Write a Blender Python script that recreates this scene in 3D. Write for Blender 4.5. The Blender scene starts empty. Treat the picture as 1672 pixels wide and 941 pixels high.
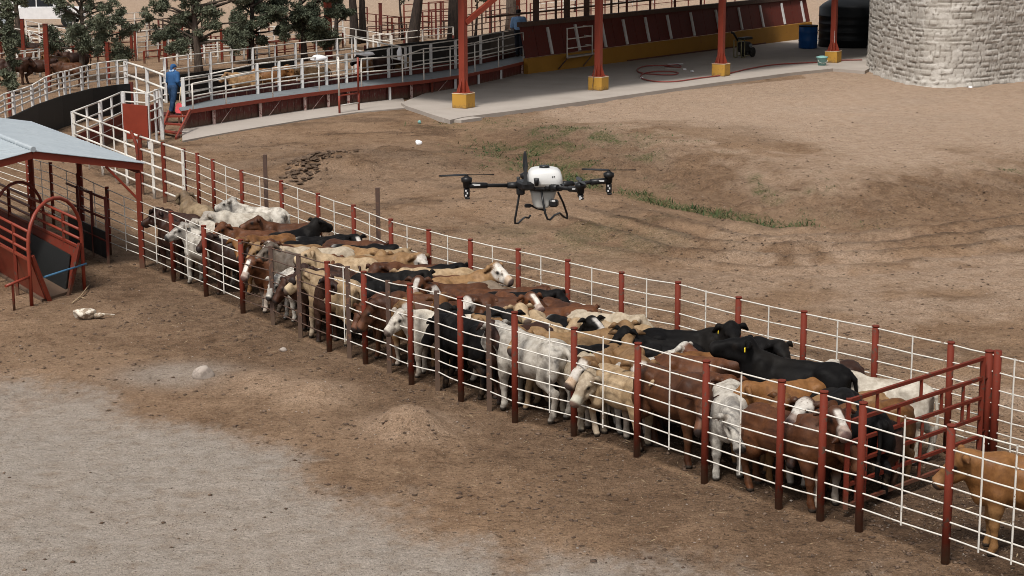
import bpy, bmesh, math, random
import numpy as np
from mathutils import Vector, Matrix

random.seed(7)
RNG = np.random.default_rng(11)
scene = bpy.context.scene
COL = scene.collection
R = math.radians

# ------------------------------------------------------------------ camera
W, H = 1672.0, 941.0
FPX, PITCH, ROLL, CAMH = 2900.0, 0.20556, -0.005, 7.488
_c, _s = math.cos(PITCH), math.sin(PITCH)
_fw = np.array([0, _c, -_s]); _up = np.array([0, _s, _c]); _rt = np.array([1.0, 0, 0])
_r2 = _rt * math.cos(ROLL) + _up * math.sin(ROLL)
_u2 = -_rt * math.sin(ROLL) + _up * math.cos(ROLL)
_c0 = np.array([0, 0, CAMH])


def U(x, y, z=0.0):
    """where the sight line of a spot in the survey photograph meets height z"""
    d = _fw + _r2 * (x - W / 2) / FPX - _u2 * (y - H / 2) / FPX
    return _c0 + d * ((z - CAMH) / d[2])


def UD(x, y, depth):
    d = _fw + _r2 * (x - W / 2) / FPX - _u2 * (y - H / 2) / FPX
    return _c0 + d * (depth / d[1])


def PJ(X):
    v = np.asarray(X, float) - _c0
    d = v @ _fw
    return (W / 2 + FPX * (v @ _r2) / d, H / 2 - FPX * (v @ _u2) / d)


def ZT(X, ty):
    """height above spot X at which the picture row ty is met"""
    lo, hi = -2.0, 12.0
    for _ in range(40):
        m = (lo + hi) / 2
        if PJ((X[0], X[1], m))[1] > ty:
            lo = m
        else:
            hi = m
    return lo


cam_d = bpy.data.cameras.new('camera')
cam = bpy.data.objects.new('camera', cam_d)
COL.objects.link(cam)
cam_d.sensor_width = 36.0
cam_d.lens = FPX * 36.0 / W
cam_d.clip_start = 0.5
cam_d.clip_end = 4000
M = Matrix.Identity(4)
for i in range(3):
    M[i][0] = _r2[i]; M[i][1] = _u2[i]; M[i][2] = -_fw[i]; M[i][3] = _c0[i]
cam.matrix_world = M
scene.camera = cam

# ------------------------------------------------------------------ light
SUN_EL, SUN_AZ = 58.0, 205.0      # azimuth clockwise from +Y
world = bpy.data.worlds.new('World')
scene.world = world
world.use_nodes = True
nt = world.node_tree
for n in list(nt.nodes):
    nt.nodes.remove(n)
wo = nt.nodes.new('ShaderNodeOutputWorld')
bg = nt.nodes.new('ShaderNodeBackground')
sky = nt.nodes.new('ShaderNodeTexSky')
sky.sky_type = 'NISHITA'
sky.sun_disc = False
sky.sun_elevation = R(SUN_EL)
sky.sun_rotation = R(SUN_AZ)
sky.air_density = 1.0
sky.dust_density = 4.0
sky.ozone_density = 0.6
hs = nt.nodes.new('ShaderNodeHueSaturation')
hs.inputs['Saturation'].default_value = 0.18
bg.inputs['Strength'].default_value = 0.08
nt.links.new(sky.outputs[0], hs.inputs['Color'])
nt.links.new(hs.outputs[0], bg.inputs[0])
nt.links.new(bg.outputs[0], wo.inputs[0])
sl = bpy.data.lights.new('sun', 'SUN')
sl.energy = 2.0
sl.angle = R(10)
sl.color = (1.0, 0.95, 0.88)
sun = bpy.data.objects.new('sun', sl)
COL.objects.link(sun)
az, el = R(SUN_AZ), R(SUN_EL)
sd = Vector((math.sin(az) * math.cos(el), math.cos(az) * math.cos(el), math.sin(el)))
sun.rotation_euler = sd.to_track_quat('Z', 'Y').to_euler()
sun.location = sd * 60
vs = scene.view_settings
vs.view_transform = 'Standard'
vs.look = 'None'
vs.gamma = 1.0
vs.exposure = 0.70
vs.use_curve_mapping = False
scene.cycles.pixel_filter_type = 'BLACKMAN_HARRIS'
scene.cycles.filter_width = 0.95

# ------------------------------------------------------------------ node helper


class NT:
    def __init__(s, name):
        s.m = bpy.data.materials.new(name)
        s.m.use_nodes = True
        s.t = s.m.node_tree
        s.b = s.t.nodes['Principled BSDF']

    def n(s, typ, **kw):
        nd = s.t.nodes.new('ShaderNode' + typ)
        for k, v in kw.items():
            if hasattr(nd, k):
                setattr(nd, k, v)
            else:
                nd.inputs[k].default_value = v
        return nd

    def l(s, a, b):
        s.t.links.new(a, b)

    def obj(s):
        return s.n('TexCoord').outputs['Object']

    def geo(s):
        return s.n('NewGeometry').outputs['Position']

    def noise(s, vec, scale, detail=3, rough=0.55, dist=0.0):
        nd = s.n('TexNoise')
        nd.inputs['Scale'].default_value = scale
        nd.inputs['Detail'].default_value = detail
        nd.inputs['Roughness'].default_value = rough
        nd.inputs['Distortion'].default_value = dist
        if vec is not None:
            s.l(vec, nd.inputs['Vector'])
        return nd.outputs[0]

    def ramp(s, fac, a, b, va=0.0, vb=1.0):
        nd = s.n('MapRange', interpolation_type='SMOOTHSTEP')
        s.l(fac, nd.inputs[0])
        nd.inputs[1].default_value = a
        nd.inputs[2].default_value = b
        nd.inputs[3].default_value = va
        nd.inputs[4].default_value = vb
        return nd.outputs[0]

    def mix(s, fac, a, b, mode='MIX'):
        nd = s.n('Mix', data_type='RGBA', blend_type=mode)
        for v, i in ((fac, 0), (a, 6), (b, 7)):
            if isinstance(v, (int, float)):
                nd.inputs[i].default_value = v
            elif isinstance(v, (tuple, list)):
                nd.inputs[i].default_value = (*v[:3], 1)
            else:
                s.l(v, nd.inputs[i])
        return nd.outputs[2]

    def math(s, op, a, b=0.0):
        nd = s.n('Math', operation=op)
        for v, i in ((a, 0), (b, 1)):
            if isinstance(v, (int, float)):
                nd.inputs[i].default_value = v
            else:
                s.l(v, nd.inputs[i])
        return nd.outputs[0]

    def attr(s, name, out='Fac'):
        nd = s.n('Attribute')
        nd.attribute_name = name
        return nd.outputs[out]

    def bump(s, h, strength=0.3, dist=0.02):
        nd = s.n('Bump')
        nd.inputs['Strength'].default_value = strength
        nd.inputs['Distance'].default_value = dist
        s.l(h, nd.inputs['Height'])
        s.l(nd.outputs[0], s.b.inputs['Normal'])

    def col(s, c):
        if isinstance(c, (tuple, list)):
            s.b.inputs['Base Color'].default_value = (*c[:3], 1)
        else:
            s.l(c, s.b.inputs['Base Color'])

    def rough(s, r, spec=0.3):
        s.b.inputs['Roughness'].default_value = r
        s.b.inputs['Specular IOR Level'].default_value = spec


def paint(name, c, wear=None, amt=0.3, rough=0.55, scale=9.0, metal=0.0, spec=0.3, streak=False, mud=False):
    """worn paint: colour drift plus patches where the coat has gone"""
    k = NT(name)
    o = k.geo()
    base = k.mix(k.noise(o, scale * 0.35, 4), tuple(x * 0.8 for x in c), tuple(min(1, x * 1.15) for x in c))
    if wear:
        if streak:
            mp = k.n('Mapping')
            mp.inputs['Scale'].default_value = (3, 3, 0.5)
            k.l(o, mp.inputs[0])
            o2 = mp.outputs[0]
        else:
            o2 = o
        f = k.ramp(k.noise(o2, scale, 6, 0.65), 0.72 - amt * 0.5, 0.78 - amt * 0.5)
        base = k.mix(f, base, wear)
    if mud:
        sx = k.n('SeparateXYZ'); k.l(o, sx.inputs[0])
        hz = k.math('ADD', sx.outputs[2], k.math('MULTIPLY', k.noise(o, 6.0, 5, .7), -.55))
        base = k.mix(k.math('MULTIPLY', k.ramp(hz, .06, -.20), .8), base, (.105, .068, .045))
    k.col(base)
    k.rough(rough, spec)
    k.b.inputs['Metallic'].default_value = metal
    k.bump(k.noise(o, scale * 4, 3), 0.15, 0.01)
    return k.m


MT = {}
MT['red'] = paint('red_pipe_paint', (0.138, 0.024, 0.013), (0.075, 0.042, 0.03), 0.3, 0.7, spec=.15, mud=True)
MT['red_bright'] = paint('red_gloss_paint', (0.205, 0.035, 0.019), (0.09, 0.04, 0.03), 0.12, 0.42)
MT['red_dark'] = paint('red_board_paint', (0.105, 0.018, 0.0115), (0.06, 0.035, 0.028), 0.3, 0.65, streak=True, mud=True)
MT['red_faded'] = paint('faded_red_board', (0.090, 0.019, 0.0145), (0.14, 0.10, 0.085), 0.3, 0.75, streak=True, mud=True)
MT['white'] = paint('white_pipe_paint', (0.62, 0.59, 0.54), (0.20, 0.13, 0.09), 0.25, 0.6, 14, spec=.2, mud=True)
MT['white_post'] = paint('white_post_paint', (0.58, 0.57, 0.56), (0.30, 0.22, 0.18), 0.2, 0.55)
MT['faded_post'] = paint('flaking_white_post', (0.42, 0.30, 0.27), (0.16, 0.06, 0.05), 0.4, 0.7)
MT['brown'] = paint('rusted_steel', (0.085, 0.052, 0.040), (0.15, 0.075, 0.045), 0.3, 0.75, mud=True)
MT['black'] = paint('black_rubber', (0.011, 0.012, 0.012), (0.032, 0.030, 0.028), 0.2, 0.6, 3.0, streak=True)
MT['tank'] = paint('black_tank_plastic', (0.008, 0.010, 0.012), None, 0, 0.42, 3.0)
MT['deck'] = paint('grey_deck_plate', (0.15, 0.165, 0.175), (0.08, 0.08, 0.075), 0.25, 0.6, 2.0)
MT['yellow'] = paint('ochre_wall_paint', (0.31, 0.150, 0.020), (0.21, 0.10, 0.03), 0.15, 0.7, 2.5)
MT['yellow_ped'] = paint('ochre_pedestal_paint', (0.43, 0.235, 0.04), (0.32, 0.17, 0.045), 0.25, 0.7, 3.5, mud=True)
MT['edge_white'] = paint('pale_worn_edge', (0.55, 0.44, 0.30), None, 0, 0.8)
MT['blue_plastic'] = paint('blue_drum_plastic', (0.006, 0.075, 0.27), None, 0, 0.38)
MT['blue_bar'] = paint('blue_painted_bar', (0.06, 0.17, 0.30), (0.15, 0.16, 0.17), 0.3, 0.5)
MT['teal'] = paint('teal_bucket_plastic', (0.20, 0.38, 0.36), None, 0, 0.5)
MT['paddle'] = paint('red_paddle_plastic', (0.55, 0.035, 0.045), None, 0, 0.4)
MT['hose'] = paint('red_rubber_hose', (0.24, 0.05, 0.04), None, 0, 0.55)
MT['machine'] = paint('greasy_black_iron', (0.018, 0.017, 0.016), (0.06, 0.05, 0.045), 0.3, 0.5)
MT['machine_frame'] = paint('dull_khaki_frame', (0.20, 0.18, 0.10), None, 0, 0.6)
MT['litter'] = paint('pale_litter', (0.75, 0.75, 0.77), None, 0, 0.6)
MT['bone'] = paint('bleached_bone', (0.60, 0.545, 0.46), (0.26, 0.20, 0.145), 0.5, 0.85, 9)
MT['tag'] = paint('yellow_ear_tag', (0.75, 0.55, 0.03), None, 0, 0.5)
MT['bark'] = paint('grey_brown_bark', (0.085, 0.065, 0.05), (0.05, 0.036, 0.028), 0.5, 0.9, 5, streak=True)
MT['bark_dark'] = paint('dark_bark', (0.04, 0.028, 0.022), (0.022, 0.016, 0.013), 0.5, 0.9, 5, streak=True)
MT['stone_pale'] = paint('pale_field_stone', (0.34, 0.29, 0.25), (0.25, 0.21, 0.18), 0.4, 0.85, 6)
MT['clod'] = paint('dry_earth_clod', (0.085, 0.055, 0.038), (0.16, 0.11, 0.078), 0.4, 0.95, 6)


def roofmat():
    k = NT('galvanised_roof_sheet')
    o = k.geo()
    mp = k.n('Mapping'); mp.inputs['Rotation'].default_value = (0, 0, R(-36)); mp.inputs['Scale'].default_value = (.7, 6.0, 1.0)
    k.l(o, mp.inputs[0])
    n1 = k.noise(o, 1.2, 4)
    n2 = k.noise(mp.outputs[0], 2.2, 5, .65)
    n3 = k.noise(o, 18, 4, .7)
    c = k.mix(n1, (0.265, 0.305, 0.335), (0.36, 0.40, 0.43))
    c = k.mix(k.ramp(n2, 0.52, 0.72, 0, 0.55), c, (0.42, 0.45, 0.46))
    c = k.mix(k.ramp(n2, 0.46, 0.28, 0, 0.5), c, (0.20, 0.215, 0.22))
    c = k.mix(k.ramp(n3, 0.60, 0.74, 0, 0.45), c, (0.20, 0.16, 0.125))
    k.col(c)
    k.rough(0.5, 0.35)
    return k.m


MT['roof'] = roofmat()


def concrete():
    k = NT('worn_concrete')
    o = k.geo()
    n1 = k.noise(o, 0.6, 6, 0.6)
    n2 = k.noise(o, 9, 6, 0.7)
    c = k.mix(n1, (0.27, 0.235, 0.205), (0.42, 0.375, 0.335))
    c = k.mix(k.ramp(n2, 0.55, 0.8, 0, 0.55), c, (0.19, 0.16, 0.135))
    k.col(c)
    k.rough(0.85, 0.2)
    k.bump(n2, 0.3, 0.01)
    return k.m


MT['concrete'] = concrete()

# ------------------------------------------------------------------ mesh builder


def tag(o, label=None, cat=None, group=None, kind=None):
    if label: o['label'] = label
    if cat: o['category'] = cat
    if group: o['group'] = group
    if kind: o['kind'] = kind
    return o


def thing(name, label, cat, loc=(0, 0, 0), group=None):
    o = bpy.data.objects.new(name, None)
    o.empty_display_size = 0.2
    COL.objects.link(o)
    o.location = (float(loc[0]), float(loc[1]), float(loc[2]))
    return tag(o, label, cat, group)


class MB:
    def __init__(s):
        s.v = []; s.f = []; s.sm = []

    def add(s, vs_, fs, smooth=False):
        b = len(s.v)
        s.v += [tuple(map(float, p)) for p in vs_]
        s.f += [tuple(b + i for i in f) for f in fs]
        s.sm += [smooth] * len(fs)
        return s

    def box8(s, p):
        return s.add(p, [(0, 3, 2, 1), (4, 5, 6, 7), (0, 1, 5, 4), (1, 2, 6, 5), (2, 3, 7, 6), (3, 0, 4, 7)])

    def box(s, c, size, rz=0.0, bev=0.0):
        c = np.asarray(c, float)
        hx, hy, hz = np.asarray(size, float) / 2
        ca, sa = math.cos(rz), math.sin(rz)
        if bev <= 0:
            pts = []
            for z in (-hz, hz):
                for x, y in ((-hx, -hy), (hx, -hy), (hx, hy), (-hx, hy)):
                    pts.append(c + (x * ca - y * sa, x * sa + y * ca, z))
            return s.box8(pts)
        b = bev
        prof = [(-hx + b, -hy), (hx - b, -hy), (hx, -hy + b), (hx, hy - b), (hx - b, hy), (-hx + b, hy), (-hx, hy - b), (-hx, -hy + b)]
        rings = []
        for z, k in ((-hz, 1 - b / max(hx, hy)), (-hz + b, 1), (hz - b, 1), (hz, 1 - b / max(hx, hy))):
            rings.append([c + (x * k * ca - y * k * sa, x * k * sa + y * k * ca, z) for x, y in prof])
        return s.rings(rings, True)

    def rings(s, rings, caps=True, smooth=False, closed=True):
        n = len(rings[0]); vs_ = [p for r in rings for p in r]; fs = []
        for i in range(len(rings) - 1):
            for j in range(n if closed else n - 1):
                a = i * n + j; b = i * n + (j + 1) % n
                fs.append((a, b, b + n, a + n))
        s.add(vs_, fs, smooth)
        if caps:
            b0 = len(s.v) - len(vs_)
            s.f += [tuple(b0 + j for j in reversed(range(n))), tuple(b0 + (len(rings) - 1) * n + j for j in range(n))]
            s.sm += [False, False]
        return s

    def bar(s, p, q, w, h=None, upv=(0, 0, 1)):
        h = h or w
        p = np.asarray(p, float); q = np.asarray(q, float)
        d = q - p; d /= np.linalg.norm(d)
        u = np.asarray(upv, float)
        if abs(d @ u) > 0.95:
            u = np.array([1.0, 0, 0]) if abs(d[0]) < 0.9 else np.array([0, 1.0, 0])
        sd_ = np.cross(d, u); sd_ /= np.linalg.norm(sd_)
        u = np.cross(sd_, d)
        pts = []
        for e in (p, q):
            for a, b in ((-1, -1), (1, -1), (1, 1), (-1, 1)):
                pts.append(e + sd_ * a * w / 2 + u * b * h / 2)
        return s.box8(pts)

    def tube(s, pts, r, n=8, caps=True, smooth=True):
        pts = [np.asarray(p, float) for p in pts]
        m = len(pts)
        rs = r if isinstance(r, (list, tuple, np.ndarray)) else [r] * m
        rings = []
        ref = None
        for i, p in enumerate(pts):
            a = pts[max(i - 1, 0)]; b = pts[min(i + 1, m - 1)]
            d = b - a; d /= (np.linalg.norm(d) + 1e-9)
            if ref is None:
                ref = np.array([0, 0, 1.0]) if abs(d[2]) < 0.9 else np.array([1.0, 0, 0])
            x = np.cross(d, ref); x /= (np.linalg.norm(x) + 1e-9)
            y = np.cross(x, d)
            ref = y
            rings.append([p + rs[i] * (math.cos(t) * x + math.sin(t) * y) for t in (2 * math.pi * j / n for j in range(n))])
        return s.rings(rings, caps, smooth)

    def lathe(s, c, prof, n=24, smooth=True, caps=True):
        c = np.asarray(c, float)
        return s.rings([[c + (r * math.cos(2 * math.pi * j / n), r * math.sin(2 * math.pi * j / n), z) for j in range(n)] for r, z in prof], caps, smooth)

    def sheet(s, top, bot, th, nrm=None):
        """upright panel of thickness th between two polylines"""
        top = [np.asarray(p, float) for p in top]; bot = [np.asarray(p, float) for p in bot]
        for i in range(len(top) - 1):
            d = bot[i + 1] - bot[i]
            n_ = np.array([d[1], -d[0], 0]); n_ /= (np.linalg.norm(n_) + 1e-9)
            o = n_ * th / 2
            s.box8([bot[i] - o, bot[i + 1] - o, bot[i + 1] + o, bot[i] + o, top[i] - o, top[i + 1] - o, top[i + 1] + o, top[i] + o])
        return s

    def slab(s, poly, z0, z1):
        """flat polygon with real thickness"""
        n = len(poly)
        vs_ = [(p[0], p[1], z0) for p in poly] + [(p[0], p[1], z1) for p in poly]
        fs = [tuple(reversed(range(n))), tuple(range(n, 2 * n))] + [(i, (i + 1) % n, n + (i + 1) % n, n + i) for i in range(n)]
        return s.add(vs_, fs)

    def build(s, name, mat, parent=None, label=None, recalc=True):
        me = bpy.data.meshes.new(name)
        off = np.zeros(3)
        p = parent
        while p is not None:
            off = off + np.array(p.location)
            p = p.parent
        vv = [tuple(np.asarray(v) - off) for v in s.v]
        me.from_pydata(vv, [], s.f)
        me.polygons.foreach_set('use_smooth', s.sm)
        if recalc:
            bm = bmesh.new(); bm.from_mesh(me)
            bmesh.ops.recalc_face_normals(bm, faces=bm.faces)
            bm.to_mesh(me); bm.free()
        me.materials.append(mat if not isinstance(mat, str) else MT[mat])
        o = bpy.data.objects.new(name, me)
        COL.objects.link(o)
        if parent is not None:
            o.parent = parent
        if label:
            o['label'] = label
        return o


def copy_tree(o, parent=None):
    c = o.copy()
    COL.objects.link(c)
    if parent is not None:
        c.parent = parent
    for ch in list(o.children):
        copy_tree(ch, c)
    return c

# ------------------------------------------------------------------ value noise in numpy


_PERM = RNG.permutation(4096)


def vnoise(x, y, seed=0):
    xi = np.floor(x).astype(np.int64); yi = np.floor(y).astype(np.int64)
    fx = x - xi; fy = y - yi
    fx = fx * fx * (3 - 2 * fx); fy = fy * fy * (3 - 2 * fy)

    def hsh(a, b):
        return _PERM[(_PERM[(a + seed * 131) & 4095] + b) & 4095] / 4095.0
    a = hsh(xi, yi); b = hsh(xi + 1, yi); c = hsh(xi, yi + 1); d = hsh(xi + 1, yi + 1)
    return (a + (b - a) * fx) * (1 - fy) + (c + (d - c) * fx) * fy


def fbm(x, y, oct=4, seed=0, gain=0.5):
    t = 0; a = 1; s_ = 0
    for i in range(oct):
        t = t + a * vnoise(x * 2 ** i, y * 2 ** i, seed + i * 7)
        s_ += a; a *= gain
    return t / s_


def sstep(x, a, b):
    t = np.clip((x - a) / (b - a), 0, 1)
    return t * t * (3 - 2 * t)


def seg_dist(x, y, poly):
    """unsigned distance to a polyline, signed side and running length"""
    best = np.full(np.shape(x), 1e9); sgn = np.zeros(np.shape(x)); run = np.zeros(np.shape(x)); acc = 0
    for (a, b) in zip(poly[:-1], poly[1:]):
        dx, dy = b[0] - a[0], b[1] - a[1]
        L2 = dx * dx + dy * dy
        t = np.clip(((x - a[0]) * dx + (y - a[1]) * dy) / L2, 0, 1)
        d = np.hypot(x - a[0] - t * dx, y - a[1] - t * dy)
        m = d < best
        best = np.where(m, d, best)
        cr = dx * (y - a[1]) - dy * (x - a[0])
        sgn = np.where(m, np.sign(cr), sgn)
        run = np.where(m, acc + t * math.sqrt(L2), run)
        acc += math.sqrt(L2)
    return best, sgn, run
# ================================================================== GROUND
NEARP = [(279, 346, 284, 460, 'r'), (333, 369, 337, 484, 'r'), (394, 392, 397, 512, 'r'), (442, 402, 446, 531, 'b'), (486, 415, 491, 552, 'b'),
         (535, 428, 538, 574, 'r'), (568, 435, 571, 585, 'b'), (593, 444, 597, 595, 'r'), (631, 458, 636, 609, 'b'), (668, 464, 672, 627, 'r'),
         (711, 475, 715, 638, 'b'), (750, 486, 753, 656, 'r'), (796, 498, 799, 671, 'b'), (838, 510, 841, 690, 'r'), (937, 536, 937, 712, 'r'),
         (1042, 561, 1040, 746, 'r'), (1155, 590, 1150, 788, 'r'), (1277, 622, 1271, 831, 'r'), (1346, 640, 1339, 850, 'r'),
         (1410, 658, 1402, 868, 'r'), (1557, 695, 1543, 920, 'r'), (1724, 738, 1706, 982, 'r'), (1910, 786, 1890, 1050, 'r')]
near_xy = [U(p[2], p[3])[:2] for p in NEARP]
FART = [(299, 245, 'R'), (322, 252, 'r'), (347, 262, 'r'), (394, 280, 'r'), (459, 297, 'r'), (519, 318, 'r'), (577, 337, 'r'), (638, 360, 'r'), (700, 377, 'r'),
        (768, 393, 'r'), (846, 409, 'r'), (927, 427, 'r'), (1015, 447, 'r'), (1107, 463, 'r'), (1206, 488, 'r'), (1313, 511, 'r'), (1430, 535, 'r'), (1553, 562, 'r'),
        (1616, 576, 'R'), (1700, 596, 'r'), (1830, 627, 'r')]
far_xy = [U(p[0], p[1], 1.6)[:2] for p in FART]
PEN = [U(232, 437)[:2]] + near_xy + list(reversed(far_xy))
PEN = np.array(PEN)


def inside(x, y, poly):
    c = np.zeros(np.shape(x), bool)
    n = len(poly)
    for i in range(n):
        x1, y1 = poly[i]; x2, y2 = poly[(i + 1) % n]
        with np.errstate(divide='ignore', invalid='ignore'):
            t = ((y1 > y) != (y2 > y)) & (x < (x2 - x1) * (y - y1) / (y2 - y1 + 1e-12) + x1)
        c ^= t
    return c


ditch_px = [(660, 205), (720, 218), (800, 232), (850, 245), (900, 268), (955, 290), (1020, 303), (1075, 315), (1130, 328), (1190, 341), (1250, 349), (1320, 356), (1400, 358), (1470, 355), (1560, 345), (1680, 330), (1900, 300)]
DITCH = [U(*p)[:2] for p in ditch_px]
TRACK = [U(*p)[:2] for p in [(860, 330), (960, 345), (1050, 372), (1150, 398), (1280, 408), (1400, 402), (1530, 390), (1700, 372), (1900, 345)]]
MOUNDS = [(668, 700, .52, .40, .36), (515, 645, .42, .36, .22), (430, 626, .46, .36, .19), (380, 612, .5, .3, .04), (535, 284, 1.5, .9, .50), (610, 262, 1.8, 1.2, .26), (690, 278, 2.6, 1.8, .28),
          (800, 330, 1.6, 1.4, .15), (1050, 262, 3.2, 2.2, .22), (930, 232, 2.5, 2.0, .2), (1400, 318, 2.0, 1.2, .14), (1320, 640, 0, 0, 0)]


R_END = float(seg_dist(np.array([U(1390, 357)[0]]), np.array([U(1390, 357)[1]]), DITCH)[2][0])


def ditch_fields(x, y):
    return seg_dist(x, y, DITCH)


def height(x, y):
    x = np.asarray(x, float); y = np.asarray(y, float)
    d, s, r = ditch_fields(x, y)
    w1 = 0.25 + 0.35 * fbm(r * 0.25, r * 0 + 3, 3, 5)
    # s>0 : far side (left of walking direction)
    far = np.where(s > 0, d, 0); near = np.where(s <= 0, d, 0)
    wob = 1 + 0.5 * (fbm(x * 0.35, y * 0.35, 3, 21) - 0.5)
    prof = np.where(s > 0, -0.30 + 0.55 * sstep(far, 0.1, 5.5 * wob) - 0.25 * sstep(far, 6, 16), -0.30 * (1 - sstep(near, 0.05, 1.8)))
    fade = sstep(r, 0.0, 8.0)
    h = prof * fade
    # ruts beside the ditch
    td, ts, tr = seg_dist(x, y, TRACK)
    tdw = td * ts + 0.5 * (fbm(tr * 0.3, td * 0.3, 2, 9) - 0.5)
    amp = 1.4 * np.exp(-(tdw / 2.4) ** 2) * (0.35 + fbm(tr * 0.5, tdw * 0.5, 3, 15)) * sstep(tr, 0, 5)
    h += 0.085 * amp * np.sin(tdw * 5.2 + 1.2 * fbm(tr * 0.4, td * 0, 2, 30))
    for (px, py, rx, ry, hh) in MOUNDS:
        if hh == 0: continue
        c = U(px, py)
        q = ((x - c[0]) / rx) ** 2 + ((y - c[1]) / (ry * 1.6)) ** 2
        h += hh * np.exp(-q) * (0.75 + 0.5 * fbm(x * 2.2, y * 2.2, 3, 44))
    # rough ground beyond the pen, smoother on the gravel
    rough = rough_mask(x, y)
    h += (fbm(x * 1.1, y * 0.8, 4, 51) - 0.5) * 0.16 * rough
    bank = np.where(s > 0, np.exp(-((d - 2.6) / 2.6) ** 2), 0) * fade
    h += (fbm(x * 2.6, y * 1.6, 4, 57) - 0.5) * 0.30 * bank
    h += (fbm(x * 7, y * 5, 3, 59) - 0.5) * 0.12 * bank
    h += (fbm(x * 6, y * 5, 3, 61) - 0.5) * 0.035 * (0.25 + rough)
    pen = penmask(x, y)
    h = h * (1 - pen) + pen * (fbm(x * 5, y * 5, 3, 71) - 0.5) * 0.04
    flat = flatmask(x, y)
    return h * (1 - flat) - 0.0 * flat


def flatmask(x, y):
    # under and behind the concrete the ground is level
    a = U(300, 222)[:2]; b = U(1415, 115)[:2]
    nx, ny = -(b[1] - a[1]), (b[0] - a[0])
    L = math.hypot(nx, ny)
    sd_ = ((x - a[0]) * nx + (y - a[1]) * ny) / L
    return sstep(sd_, -2.2, -0.4)


def penmask(x, y):
    m = inside(x, y, PEN)
    d, s, r = seg_dist(x, y, list(PEN) + [PEN[0]])
    return np.where(m, sstep(d, -0.05, 0.25), 0.0)


def rough_mask(x, y):
    # 1 beyond the far fence, less in front
    d, s, r = seg_dist(x, y, [tuple(p) for p in far_xy])
    beyond = np.where(s > 0, 1.0, 0.0)
    beyond = np.where(inside(x, y, PEN), 0, beyond)
    px_front = seg_dist(x, y, [tuple(p) for p in near_xy])
    front = np.where(px_front[1] < 0, 1.0, 0.0)
    return np.clip(beyond * 1.0 + front * 0.35, 0, 1)


def gravel_mask(x, y):
    """grey gravel yard in front, pale hard standing far behind, dry flat to the right"""
    # front yard edge given in plan
    edge = [U(*p)[:2] for p in [(-900, 560), (-300, 580), (0, 600), (130, 632), (260, 668), (380, 690), (460, 722), (560, 772), (690, 812), (760, 860), (900, 890), (1100, 905), (1300, 930), (1500, 975), (1800, 1060), (2400, 1250)]]
    d, s, r = seg_dist(x, y, edge)
    sd_ = -d * s + (fbm(x * 0.9, y * 0.6, 7, 81, .62) - 0.5) * 2.6 + (vnoise(x * 14, y * 9, 83) - .5) * .5
    g = sstep(sd_, -0.3, 1.35)
    c = U(290, 612)
    g = np.maximum(g, 0.8 * np.exp(-(((x - c[0]) / 1.1) ** 2 + ((y - c[1]) / 0.9) ** 2) ** 1.5))
    c = U(1400, 178)
    q = ((x - c[0]) / 7.5) ** 2 + ((y - c[1]) / 9.0) ** 2
    g = np.maximum(g, .9 * np.exp(-q ** 1.3) * (.5 + .9 * fbm(x * .5, y * .3, 4, 85)))
    return g


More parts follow.
